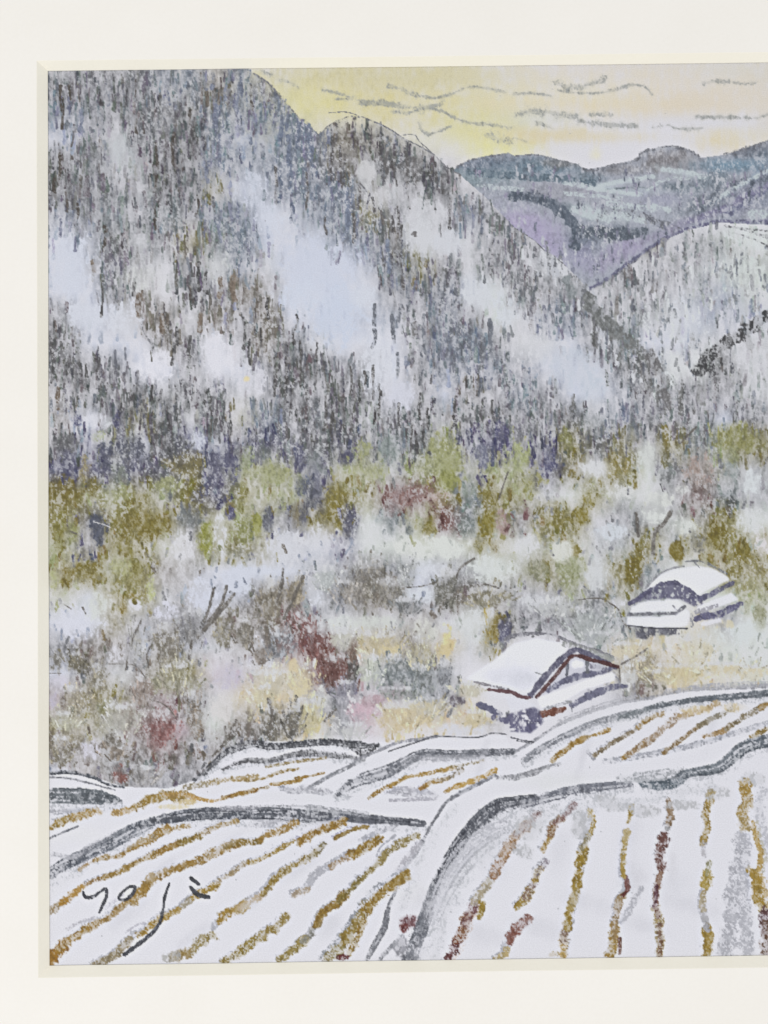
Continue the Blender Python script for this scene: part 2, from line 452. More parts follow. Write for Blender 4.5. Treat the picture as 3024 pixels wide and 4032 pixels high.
CLOUD = [(z2((60, 130), (110, 160)), 14, .35), (z2((160, 185), (230, 205), (290, 240)), 15, .45), (z2((450, 255), (540, 275), (620, 300)), 12, .45),
         (z2((530, 318), (640, 312)), 14, .4), (z2((700, 335), (850, 345), (950, 362), (1080, 372), (1210, 352)), 22, .55),
         (z2((900, 395), (1000, 405), (1100, 375)), 16, .4), (z2((1150, 370), (1230, 395), (1290, 430), (1400, 468), (1520, 482), (1680, 500)), 13, .55),
         (z2((880, 235), (950, 245), (1050, 285), (1180, 312)), 15, .55), (z2((1180, 310), (1280, 285), (1400, 238), (1550, 250), (1640, 272)), 11, .4),
         (z2((1075, 470), (1095, 520), (1140, 545), (1200, 530), (1290, 490)), 12, .5), (z2((1520, 550), (1600, 575), (1680, 590)), 26, .38),
         (z3((0, 615), (110, 610), (240, 625)), 12, .4), (z3((275, 550), (360, 572), (440, 572)), 22, .5), (z3((470, 560), (520, 545), (585, 520)), 24, .5),
         (z3((285, 590), (400, 605), (560, 607), (700, 577), (760, 555), (845, 563), (895, 612)), 12, .6),
         (z3((40, 745), (130, 725), (300, 745), (400, 762)), 26, .36), (z3((500, 750), (640, 748)), 14, .3), (z3((420, 790), (560, 812), (700, 818), (800, 825)), 18, .5),
         (z3((150, 800), (250, 840)), 14, .35), (z3((900, 835), (1000, 818), (1070, 840), (1230, 838)), 12, .42), (z3((1190, 765), (1400, 765), (1560, 772), (1680, 742)), 15, .48),
         (z3((1240, 545), (1320, 530), (1400, 535)), 14, .4), (z3((1440, 540), (1500, 548), (1575, 545)), 11, .5), (z3((1, 900), (80, 925)), 10, .35),
         ([(3060, 420), (3200, 440), (3330, 425)], 15, .45), ([(3050, 330), (3180, 345), (3380, 330)], 14, .4)]
for pts, w_, c_ in CLOUD:
    li = add_label('cloud_line', L_SKY)
    line(pts, w_ * 2.6, (186, 186, 178), cov=.2, op=.5, grain='g', mod=.6, soft=.4, wob=.7, core=.0, under=.9)
    line(pts, w_ * 1.35, (146, 149, 148), cov=c_ + .05, op=.6, grain='g', mod=.7, soft=.38, wob=.8, core=.1, under=.5, lab=li)
L_CLOUD_END = len(LABELS)

# ---- far blue mountains
fm = BASE == L_FAR
keep = CAN.copy()
poly(FARTOP + [(3420, 1300), (2300, 1300), (1700, 800)], (160, 164, 176), op=.88)
def zw(f, x, y, rx, ry, col, op, ang=0.0, k=1.2):
    (px, py), = f((x, y)); wash(px, py, rx * K, ry * K, col, op, ang, k)
def zbl(f, x, y, rx, ry, col, cov, ang=0.0, op=.9, grain='v', lab=None, soft=.28, edge=.45):
    (px, py), = f((x, y)); blob(px, py, rx * K, ry * K, col, cov, op, ang, grain, soft, edge, lab)
for a in [(-150, 1080, 320, 60, (112, 122, 138), .8), (200, 1090, 260, 60, (114, 132, 146), .8), (300, 1065, 130, 30, (134, 128, 126), .6), (480, 1160, 130, 45, (110, 126, 138), .7),
          (-250, 1160, 260, 60, (126, 146, 152), .6), (1000, 1050, 220, 90, (140, 136, 138), .8), (700, 1110, 220, 40, (138, 136, 140), .7), (1450, 1080, 260, 50, (124, 148, 166), .85),
          (1600, 990, 200, 50, (112, 116, 126), .8), (560, 1220, 240, 22, (186, 196, 202), .75, 12), (720, 1185, 200, 24, (190, 198, 204), .8, -10), (1090, 1130, 150, 24, (184, 192, 198), .8, 12),
          (850, 1250, 250, 25, (178, 186, 194), .6, 0), (400, 1260, 150, 35, (176, 180, 190), .6), (300, 1250, 220, 60, (146, 144, 154), .5), (1030, 1215, 90, 30, (108, 118, 128), .8),
          (1250, 1200, 180, 50, (112, 124, 134), .7, -20), (950, 1300, 160, 50, (160, 160, 180), .6), (550, 1330, 220, 40, (168, 170, 180), .5), (480, 1390, 130, 45, (192, 202, 204), .8, 15),
          (700, 1415, 140, 40, (182, 190, 194), .7), (1250, 1320, 180, 60, (108, 116, 126), .75, -20), (170, 1310, 220, 28, (104, 112, 124), .7, 12),
          (90, 1460, 210, 90, (174, 166, 192), .9, 20), (220, 1570, 160, 110, (170, 163, 190), .9, 35), (450, 1580, 110, 120, (116, 124, 138), .8), (650, 1520, 220, 50, (108, 116, 126), .8),
          (760, 1610, 150, 70, (166, 160, 184), .85, -20), (1050, 1490, 170, 40, (150, 146, 168), .75, -25), (1250, 1420, 150, 35, (138, 136, 158), .75, -25), (1500, 1300, 140, 80, (122, 124, 146), .7, -40),
          (1450, 1230, 240, 18, (170, 182, 192), .6, -30), (1600, 1140, 120, 20, (168, 184, 196), .6, -25), (1600, 1390, 90, 50, (190, 190, 196), .6), (1750, 1250, 200, 200, (124, 130, 148), .6),
          (1750, 1050, 200, 60, (120, 138, 154), .6), (460, 1690, 110, 90, (160, 156, 182), .8, 30), (640, 1690, 140, 60, (160, 154, 178), .8, -30)]:
    zw(z3, *a[:5], a[5], a[6] if len(a) > 6 else 0.0, 1.4)
for pts, w_, col, c_ in [(z3((0, 1275), (120, 1285), (220, 1320), (330, 1400), (400, 1480), (400, 1600)), 50, (98, 106, 118), .85), (z3((450, 1500), (620, 1530), (830, 1520)), 58, (102, 109, 119), .8),
                     (z3((-300, 1120), (0, 1150), (300, 1170), (520, 1200)), 36, (108, 122, 134), .7), (z3((850, 1390), (900, 1450)), 13, (96, 96, 106), .75),
                     (z3((600, 1240), (760, 1225), (880, 1230)), 9, (130, 138, 146), .55), (z3((1200, 1400), (1300, 1300), (1480, 1190), (1659, 1160)), 40, (112, 118, 130), .5),
                     (z3((1400, 1390), (1500, 1310), (1680, 1210)), 40, (116, 118, 142), .55), (z3((560, 1430), (700, 1380), (900, 1440), (1060, 1500)), 40, (126, 128, 136), .38),
                     (z3((850, 1640), (960, 1585), (1130, 1505), (1330, 1455), (1659, 1450)), 24, (116, 115, 140), .8), (z3((1150, 1440), (1359, 1370), (1530, 1270), (1680, 1200)), 30, (136, 134, 158), .6)]:
    line(pts, w_, col, cov=c_, grain='v', mod=.4)
for pts, w_, c_ in [(z3((330, 1192), (450, 1215), (560, 1240), (830, 1272)), 22, .75), (z3((560, 1212), (720, 1180), (910, 1152)), 20, .8), (z3((970, 1112), (1100, 1122), (1250, 1160)), 24, .75), (z3((400, 1365), (500, 1390), (620, 1430)), 44, .7),
                    (z3((640, 1400), (760, 1420), (830, 1445)), 34, .6), (z3((1350, 1290), (1500, 1195), (1680, 1105)), 18, .6), (z3((-230, 1210), (-60, 1230), (60, 1240)), 20, .6), (z3((860, 1250), (1000, 1170), (1150, 1165)), 16, .55),
                    (z3((620, 1330), (800, 1350), (1000, 1370)), 30, .5), (z3((1560, 1400), (1680, 1395)), 40, .6), (z3((330, 1260), (520, 1280), (700, 1290)), 20, .45)]:
    line(pts, w_, (190, 198, 202), cov=c_, mod=.5, grain='g', wob=.7)
for _ in range(420):                                     # upright flecks
    x, y = R.uniform(1800, 3400), R.uniform(640, 1150)
    line([(x, y), (x + R.normal(0, 3), y + R.uniform(14, 40))], R.uniform(8, 16), [(104, 110, 122), (186, 188, 196), (128, 130, 146), (150, 146, 166)][R.integers(4)], cov=R.uniform(.25, .6), mod=.4, sm=False)
outside = ~fm
CAN[outside] = keep[outside]
for pts, w_, c_ in [(FARTOP[:4], 12, .6), (FARTOP[3:9], 11, .55), (FARTOP[8:13], 14, .75), (FARTOP[12:16], 15, .7), (FARTOP[16:], 20, .65)]:
    line([(x, y + 4) for x, y in pts], w_, (124, 125, 132), cov=c_ - .14, grain='g', mod=.6, wob=.9, under=.3)
line(z6((480, 235), (600, 172), (750, 64)) + z3((870, 1632), (1000, 1552)), 22, (112, 112, 134), cov=.85, mod=.3)

# ---- slopes: rubbed ground tone from the chart, then thousands of short strokes
rows = sorted(CH)
NCOL = 32
def cell(r, c):
    t = CH[r].split()
    s = t[c] if c < len(t) else ('.' if c < 28 else (t[-1] if len(t) >= 28 else '.'))
    return s
base_c = np.zeros((len(rows), NCOL, 3)); base_a = np.zeros((len(rows), NCOL))
for i, r in enumerate(rows):
    for c in range(NCOL):
        s = cell(r, c)
        if s == '.':
            base_c[i, c] = (200, 200, 208); base_a[i, c] = 0.0
            continue
        h1 = np.array(HUE[s[0]], float)
        if len(s) > 2:
            h1 = 0.65 * h1 + 0.35 * np.array(HUE[s[2]], float)
        base_c[i, c] = h1
        d_ = int(s[1])
        base_a[i, c] = ((0.14 + 0.068 * d_) if r < 1700 else (0.21 + 0.068 * d_)) if s[0] not in 'lfe' else 0.62
def chart_up(a):
    gy = np.clip((YY[:, 0] - 350) / 100, 0, len(rows) - 1.001); gx = np.clip((XX[0] - 250) / 100, 0, NCOL - 1.001)
    yi, xi = gy.astype(int), gx.astype(int)
    fy, fx = (gy - yi)[:, None], (gx - xi)[None]
    if a.ndim == 3:
        fy, fx = fy[..., None], fx[..., None]
    return (a[yi][:, xi] * (1 - fx) + a[yi][:, xi + 1] * fx) * (1 - fy) + (a[yi + 1][:, xi] * (1 - fx) + a[yi + 1][:, xi + 1] * fx) * fy
bc = chart_up(base_c) / 255.0; ba = chart_up(base_a)
smask = SLOPES.astype(np.float32)
ba = np.clip(ba * (0.75 + 0.5 * MOD2) * (0.6 + 0.8 * GV) * (1 + STREAK * np.where(YY < 1750, .4, .1)) * np.where(YY < 1750, .55 + .9 * CLUMP, .75 + .5 * CLUMP), 0, 1) * smask
CAN += (bc.astype(np.float32) - CAN) * ba[..., None].astype(np.float32)

for a_ in [(1080, 560, 170, 130, (132, 141, 158), .4, 40), (940, 850, 110, 140, (128, 136, 152), .4), (1330, 800, 130, 170, (126, 136, 152), .4, 25), (1560, 1080, 90, 160, (128, 132, 142), .35, 15), (350, 700, 170, 200, (134, 136, 142), .3),
           (700, 620, 170, 240, (132, 132, 138), .35), (1780, 1330, 120, 130, (130, 134, 146), .35, 30), (420, 380, 240, 90, (140, 140, 148), .3), (1600, 620, 200, 60, (122, 118, 116), .3, 25), (1400, 600, 110, 80, (124, 118, 114), .35)]:
    wash(*a_[:5], op=a_[5], ang=a_[6] if len(a_) > 6 else 0)

def pick(x, y, i=None):
    r = int(np.clip(round((y - 350) / 100), 0, len(rows) - 1)); c = int(np.clip(round((x - 250) / 100), 0, NCOL - 1))
    return cell(rows[r], c)

def stroke_ok(x, y):
    i, j = int((x - X0) / ST), int((y - Y0) / ST)
    return 0 <= i < NX and 0 <= j < NY and SLOPES[j, i]

def slope_strokes(passno):
    jobs = []
    for i, r in enumerate(rows):
        for c in range(NCOL):
            s = cell(r, c)
            if s == '.':
                continue
            d_ = int(s[1])
            if 1700 <= r <= 2150 and s[0] not in 'lfe':
                d_ = min(9, d_ + 2)
            high = r < 1720
            n = {True: ([0, 2, 4, 10, 15, 20, 25, 29, 32, 34] if s[0] not in 'lfe' else [0, 1, 3, 9, 14, 18, 20, 20, 20, 20]), False: [0, 1, 3, 5, 7, 9, 10, 11, 12, 12]}[high][d_]
            if passno:
                n = int(n * (.16 if s[0] not in 'lfe' else .05))
            for _ in range(n):
                # strokes come in little bundles
                jobs.append((r + R.random() * 130 - 15, 200 + c * 100 + R.random() * 130 - 15, s, high))
    R.shuffle(jobs)
    for y, x, s, high in jobs:
        y = float(y); x = float(x)
        d_ = int(s[1])
        h = s[2] if (len(s) > 2 and R.random() < .38) else s[0]
        if not stroke_ok(x, y):
            continue
        col = np.array(INK[h], float) + R.normal(0, 8) + R.normal(0, 4, 3)
        if high:
            if h in 'ow':
                col = col * .5 + np.array((118, 116, 108)) * .5
            L = R.uniform(20, 66) * (0.75 + 0.06 * d_); wd_ = R.uniform(9, 20)
            if h in 'lfe':
                wd_ *= 1.3; pr = R.uniform(.35, .7)
            else:
                pr = R.uniform(.38, .82) + 0.02 * (d_ - 5)
            lean = R.normal(0.02, .09)
        else:
            L = R.uniform(14, 44); wd_ = R.uniform(14, 30)
            pr = R.uniform(.30, .66) + .02 * (d_ - 5)
            if h in 'lfe':
                pr *= .8
            lean = R.normal(0, .22)
        cl_ = CLUMP[int((y - Y0) / ST), int((x - X0) / ST)]
        pr *= (0.50 + 0.92 * cl_) if high else (0.7 + 0.5 * cl_)
        dx = L * math.sin(lean)
        p0 = (x - dx / 2, y - L / 2); p1 = (x + dx / 2, y + L / 2)
        if not stroke_ok(p0[0], p0[1] + L * .25):
            continue
        line([p0, p1], [wd_ * .75, wd_], col, cov=pr, op=.88, mod=.3, wob=.55, soft=.31 if high else .32, sm=False, core=.35)
slope_strokes(0)

# ---- mist rubbed over the mountain sides
for a in [(290, 1040, 95, 150, (206, 210, 224), .85), (360, 1250, 130, 70, (208, 211, 223), .8), (500, 1260, 70, 90, (210, 212, 222), .7), (610, 1440, 80, 70, (222, 221, 230), .95),
          (870, 1400, 80, 110, (220, 219, 228), .9), (1000, 1500, 70, 60, (214, 213, 222), .7), (560, 1100, 90, 60, (206, 207, 208), .5), (480, 590, 45, 80, (194, 197, 202), .7),
          (1000, 750, 90, 80, (204, 208, 222), .75), (1070, 870, 80, 70, (206, 210, 224), .8), (1250, 1050, 180, 130, (202, 207, 224), .9), (1330, 1250, 120, 130, (198, 206, 225), .85),
          (1200, 1170, 110, 60, (204, 210, 226), .7), (1440, 1160, 60, 60, (208, 212, 224), .8), (1480, 1430, 80, 130, (212, 214, 224), .85), (1590, 1560, 65, 60, (208, 209, 222), .8),
          (1440, 680, 50, 70, (204, 203, 206), .85, 0), (1490, 790, 55, 70, (205, 204, 208), .8, 40), (1700, 830, 90, 70, (206, 206, 212), .9), (1660, 930, 70, 90, (207, 208, 214), .9),
          (1770, 950, 70, 60, (206, 208, 216), .7), (1900, 1150, 90, 70, (208, 211, 218), .8), (1990, 1230, 60, 60, (208, 212, 220), .7), (2090, 1370, 90, 60, (212, 212, 218), .7),
          (2180, 1050, 60, 30, (210, 211, 218), .85, 40), (2250, 1440, 120, 80, (196, 202, 215), .5), (2330, 1520, 90, 60, (196, 203, 216), .45), (2640, 1450, 60, 80, (212, 214, 216), .7),
          (2900, 1080, 130, 80, (208, 214, 212), .6), (2700, 1250, 120, 120, (208, 211, 220), .5), (2960, 940, 120, 40, (212, 217, 218), .6, 20), (850, 1050, 60, 90, (204, 206, 208), .5),
          (2950, 1420, 90, 60, (210, 210, 216), .5), (390, 1660, 60, 40, (214, 214, 223), .7), (780, 1740, 40, 40, (208, 211, 224), .8)]:
    wash(*a[:5], op=a[5] * .62, ang=a[6] if len(a) > 6 else 0, k=1.1)
    blob(a[0], a[1], a[2] * 1.25, a[3] * 1.25, a[4], a[5] * .95, .85, a[6] if len(a) > 6 else 0, 'v', .34, .25)
CAN[~SLOPES & (BASE == L_SKY)] = CAN[~SLOPES & (BASE == L_SKY)]

slope_strokes(1)
for q in range(260):
    t = R.uniform(.35, 1); e_ = smooth(RIDGE2[9:] + GULLY[1:4], 6); x, y = e_[int(t * (len(e_) - 1))]
    x += R.normal(-14, 22); y += R.normal(8, 20)
    line([(x, y), (x + R.normal(0, 4), y + R.uniform(18, 52))], R.uniform(9, 18), [(206, 207, 213), (140, 142, 148), (122, 124, 130), (190, 192, 200)][R.integers(4)], cov=R.uniform(.3, .7), mod=.4, sm=False, core=.3)
for q in range(520):
    x, y = R.uniform(2330, 3400), R.uniform(890, 1560)
    if stroke_ok(x, y) and BASE[int((y - Y0) / ST), int((x - X0) / ST)] == L_M3:
        line([(x, y), (x + R.normal(0, 5), y + R.uniform(20, 60))], R.uniform(10, 20), [(146, 153, 164), (160, 162, 166), (132, 136, 142), (210, 213, 216)][R.integers(4)], cov=R.uniform(.25, .6), mod=.4, sm=False, core=.3)
# ---- telling dark passages on the slopes
def streaks(pts_list, col, w_=12, cov=.72, jitter=7):
    for (x, y, L) in pts_list:
        x += R.normal(0, jitter * .3)
        line([(x, y), (x + R.normal(0, 4), y + L * .5), (x + R.normal(0, 5), y + L)], w_ * R.uniform(.8, 1.2), np.array(col) + 10 + R.normal(0, 6), cov=cov * R.uniform(.78, 1.0), mod=.45, soft=.24)
def zs(f, lst):
    out = []
    for (x, y, L) in lst:
        (a, b), = f((x, y)); out.append((a, b, L * K))
    return out
streaks(zs(z1, [(395, 560, 160), (410, 640, 200), (450, 560, 90), (390, 1000, 200), (430, 1250, 130), (1135, 870, 200), (1020, 940, 160), (1025, 1150, 100), (1010, 1350, 150), (950, 750, 120),
                (900, 780, 90), (1240, 720, 90), (1290, 1280, 130), (690, 1480, 160), (510, 1330, 100), (370, 1170, 120), (890, 520, 110), (1640, 560, 160)]), (86, 80, 76), 13, .75)
streaks(zs(z1, [(1330, 1060, 160), (1360, 1040, 150), (1400, 650, 220), (1430, 880, 200), (1480, 560, 90), (1390, 480, 100), (1440, 1380, 200), (1550, 640, 120), (1100, 600, 80), (520, 720, 130)]), (116, 122, 142), 17, .8)
streaks(zs(z4, [(1135, 590, 130), (1150, 480, 110), (1240, 540, 110), (1105, 820, 80), (1140, 860, 70), (1590, 420, 200), (1640, 560, 160), (1300, 60, 180), (1345, 120, 140), (670, 180, 230), (345, 420, 120),
                (340, 560, 130), (340, 700, 140), (450, 690, 100), (520, 700, 90), (640, 680, 80), (560, 720, 80), (870, 860, 90), (990, 860, 90), (930, 1020, 90), (790, 980, 150), (1110, 1000, 150),
                (1160, 1020, 120), (1345, 870, 130), (1370, 940, 80), (1410, 1080, 100), (1510, 1090, 90), (880, 190, 80), (400, 580, 90)]), (84, 83, 84), 14, .76)
streaks(zs(z4, [(905, 270, 130), (1535, 130, 170), (1440, 160, 120), (1310, 400, 100), (605, 50, 60), (380, 880, 130), (1055, 400, 110)]), (112, 98, 86), 22, .8)
streaks(zs(z5, [(85, 290, 130), (275, 400, 90), (255, 490, 100), (210, 600, 380), (140, 680, 250), (300, 570, 330), (415, 580, 200), (630, 740, 180), (690, 830, 160), (725, 770, 80), (775, 730, 220), (815, 850, 60),
                (830, 900, 150), (785, 1000, 110), (580, 940, 300), (640, 1020, 140), (945, 980, 150), (1040, 1110, 180), (1090, 910, 170), (1140, 1000, 160), (1060, 1180, 120), (1100, 1160, 100),
                (1320, 930, 100), (1380, 800, 120), (1550, 960, 120), (1300, 1060, 90), (470, 930, 220), (510, 1040, 200), (40, 450, 160)]), (84, 82, 82), 12, .78)
streaks(zs(z5, [(795, 330, 130), (795, 500, 110), (900, 400, 180), (960, 60, 380), (1030, 140, 200), (1110, 400, 250), (1080, 600, 250), (1200, 200, 130), (1230, 200, 120), (1330, 460, 160), (1360, 560, 170), (880, 20, 110),
                (1420, 500, 180), (1290, 380, 160), (1500, 560, 140), (1540, 430, 200), (940, 650, 160)]), (112, 116, 126), 18, .72)
streaks(zs(z2, [(135, 760, 200), (330, 800, 240), (470, 1080, 120), (510, 520, 330), (560, 620, 250), (600, 680, 200), (870, 660, 140), (910, 700, 180), (1000, 660, 200), (1040, 700, 170), (820, 560, 120), (540, 480, 140),
                (690, 860, 180), (770, 960, 160), (940, 1010, 180), (1000, 920, 110), (960, 1140, 420), (910, 1080, 110), (1050, 1190, 20), (1290, 960, 200), (1180, 730, 120), (1250, 790, 140), (860, 740, 90), (640, 1020, 230)]), (100, 97, 98), 13, .75)
streaks(zs(z2, [(220, 560, 330), (180, 460, 120), (300, 480, 150), (350, 480, 200), (250, 1000, 120), (640, 900, 150), (600, 900, 320), (380, 620, 160), (870, 1240, 200), (170, 820, 170)]), (108, 117, 138), 20, .72)
streaks(zs(z6, [(520, 420, 180), (545, 520, 90), (700, 560, 130), (640, 460, 100), (770, 560, 90), (820, 640, 140), (880, 700, 150), (860, 780, 100), (1005, 800, 70), (940, 860, 130), (1000, 920, 120), (1100, 830, 200),
                (1080, 900, 150), (390, 920, 90), (450, 1040, 80), (380, 1000, 60), (450, 1180, 120), (560, 1210, 120), (1240, 1120, 130)]), (102, 102, 102), 16, .72)
for pts, w_, col, c_ in [(z6((350, 180), (380, 260)), 50, (140, 146, 150), .8), (z6((490, 300), (540, 400), (640, 480), (760, 580), (880, 680)), 62, (122, 124, 124), .7), (z6((880, 640), (930, 760)), 50, (118, 116, 118), .75),
                         (z6((980, 900), (1010, 980)), 46, (128, 126, 128), .8), (z6((1230, 880), (1220, 960)), 50, (150, 150, 152), .7),
                         (z6((1200, 760), (1260, 680), (1330, 620), (1420, 560), (1520, 500), (1659, 400)) + [(3150, 1190)], 60, (82, 82, 84), .6), (z6((1250, 690), (1300, 780)), 60, (84, 84, 86), .55), (z6((1330, 640), (1360, 700)), 40, (90, 90, 92), .45), (z6((1500, 520), (1540, 600)), 44, (90, 90, 92), .45),
                         (z6((1290, 640), (1240, 720), (1220, 780)), 34, (84, 84, 86), .6)]:
    line(pts, w_, col, cov=c_, mod=.35, grain='v')
for pts, w_, c_ in [(z2((0, 150), (100, 215), (170, 300), (280, 420)), 9, .7), (z2((420, 545), (520, 470), (650, 428), (800, 470), (900, 520), (960, 560), (1130, 650), (1200, 700), (1260, 760), (1340, 805)), 7, .7),
                    (z2((490, 405), (600, 400), (700, 430), (850, 490)), 5, .75), (z2((970, 550), (1050, 550), (1080, 590), (1210, 710)), 5, .7), (z2((700, 870), (780, 980), (880, 1120)), 6, .7),
                    (z3((0, 1485), (130, 1570), (200, 1640)), 5, .7), (z6((260, 10), (340, 80)), 5, .5), (z3((1380, 1475), (1500, 1500), (1680, 1560)), 12, .6), (z3((1400, 1480), (1560, 1500), (1680, 1510)), 9, .65),
                    (z3((1430, 1520), (1560, 1560), (1680, 1620)), 9, .6), (z6((520, 430), (545, 600)), 8, .6), (z4((930, 420), (935, 500), (1005, 610)), 8, .65), (z5((860, 1090), (920, 1140), (950, 1090)), 8, .6)]:
    line(pts, w_, (124, 124, 130), cov=c_ - .08, mod=.6, wob=.4, soft=.3, grain='g', under=.2)
wash(972, 1491, 12, 13, (226, 212, 172), .95, k=3)

# ---- trees of the belt and bushes of the brush
def tree(f, x, y, rx, ry, col, cov, ang=0.0, name='tree', par=None, grain='v', edge=.55, label=None):
    (px, py), = f((x, y))
    li = add_label(name, par if par is not None else L_FOREST, label)
    blob(px, py, rx * K * 1.22, ry * K * 1.16, np.array(col) + (2 if py < 2250 else 4), cov + .05, .9, ang, grain, .26, .3, li, wob=.85)
    if name == 'bush' and rx * ry > 4500:                # snow lying on the crown, shade and stems below
        ex, ey = rx * K * 1.15, ry * K * 1.1
        for q in range(int(6 + ex * ey / 190)):
            t = R.uniform(0, 2 * math.pi); r_ = math.sqrt(R.random())
            bx = px + ex * r_ * math.cos(t); by = py + ey * r_ * math.sin(t)
            dx_, dy_ = bx - px, by - (py + ey * 1.5); n_ = math.hypot(dx_, dy_) + 1e-3
            L = R.uniform(14, 40)
            tone = R.choice([.84, 1.0, 1.1, 1.22, 1.35])
            line([(bx, by), (bx + dx_ / n_ * L, by + dy_ / n_ * L)], R.uniform(7, 14), np.minimum(np.array(col, float) * tone, 214), cov=R.uniform(.35, .7), mod=.4, sm=False, core=.3, grain='g')
        blob(px - ex * .1, py - ey * .8, ex * .85, ey * .36, (207, 207, 212), .62, .85, ang, 'v', .34, .2, None, .9)

V, O, Y_, T_, M_ = (90, 90, 112), (128, 116, 46), (160, 162, 114), (104, 114, 118), (112, 78, 74)
for a in [(z4, 420, 1230, 90, 60, (112, 112, 116), .6), (z4, 440, 1360, 70, 90, V, .62), (z4, 680, 1330, 75, 150, (96, 98, 116), .75), (z4, 780, 1160, 45, 150, (92, 92, 118), .6), (z4, 500, 1080, 40, 60, (100, 100, 128), .5),
          (z4, 860, 1260, 120, 110, (96, 98, 112), .6), (z4, 1180, 1270, 110, 90, (104, 104, 108), .55), (z4, 1230, 1370, 140, 90, (130, 120, 80), .65), (z4, 560, 1400, 50, 120, (150, 138, 100), .55),
          (z4, 430, 1560, 130, 100, (126, 112, 56), .72), (z4, 620, 1520, 60, 80, (124, 112, 52), .7), (z4, 800, 1560, 90, 60, Y_, .75), (z4, 1100, 1510, 90, 60, Y_, .75), (z4, 770, 1430, 70, 90, (120, 126, 118), .6),
          (z4, 1400, 1400, 70, 130, V, .6), (z4, 1520, 1420, 70, 180, (94, 94, 118), .62), (z4, 1290, 1590, 60, 60, V, .65), (z4, 1620, 1340, 60, 90, (150, 160, 118), .7), (z4, 640, 1190, 60, 50, (180, 186, 150), .5),
          (z5, 70, 1310, 45, 80, (112, 118, 122), .7), (z5, 300, 1330, 45, 90, (96, 96, 120), .65), (z5, 130, 1430, 110, 110, Y_, .7), (z5, 420, 1330, 60, 120, (122, 128, 130), .6), (z5, 610, 1340, 60, 60, V, .7),
          (z5, 720, 1290, 60, 100, Y_, .7), (z5, 880, 1260, 70, 120, (136, 146, 144), .6), (z5, 780, 1420, 90, 60, (170, 172, 128), .6), (z5, 1260, 1330, 110, 150, (158, 160, 106), .85), (z5, 1180, 1330, 80, 110, Y_, .7),
          (z5, 1270, 1480, 70, 70, (150, 152, 84), .75), (z5, 1490, 1330, 45, 110, (118, 120, 140), .65), (z5, 1340, 1190, 24, 60, V, .6), (z5, 1400, 1200, 24, 70, V, .6), (z5, 1620, 1180, 50, 110, (94, 92, 122), .7),
          (z5, 390, 1560, 60, 95, (92, 94, 106), .78), (z5, 300, 1530, 36, 60, (112, 116, 126), .6), (z5, 520, 1590, 70, 120, (140, 128, 64), .65), (z5, 1000, 1580, 150, 90, (140, 104, 98), .5), (z5, 1200, 1610, 90, 60, (182, 160, 152), .5),
          (z5, 1540, 1580, 90, 80, (130, 118, 54), .7), (z5, 1430, 1540, 60, 70, (140, 148, 138), .6), (z6, 40, 1320, 60, 120, (166, 172, 118), .6), (z6, 240, 1320, 45, 110, (92, 92, 124), .6), (z6, 290, 1390, 50, 40, (92, 92, 122), .55),
          (z6, 345, 1225, 55, 80, (140, 138, 88), .78), (z6, 640, 1370, 55, 100, (136, 120, 48), .85), (z6, 735, 1380, 30, 60, (150, 136, 80), .6), (z6, 1490, 1200, 160, 110, (146, 144, 88), .75), (z6, 985, 1190, 24, 80, (140, 126, 70), .7),
          (z6, 1220, 1420, 120, 130, (170, 150, 142), .45), (z6, 1420, 1400, 60, 110, (146, 154, 154), .6), (z6, 1430, 1320, 60, 60, (150, 152, 110), .6), (z6, 1420, 1620, 40, 40, (90, 94, 96), .75), (z6, 480, 1600, 50, 60, (146, 134, 66), .7),
          (z6, 120, 1500, 80, 90, (150, 146, 84), .6), (z6, 1000, 1480, 50, 80, (130, 132, 134), .6)]:
    tree(*a)
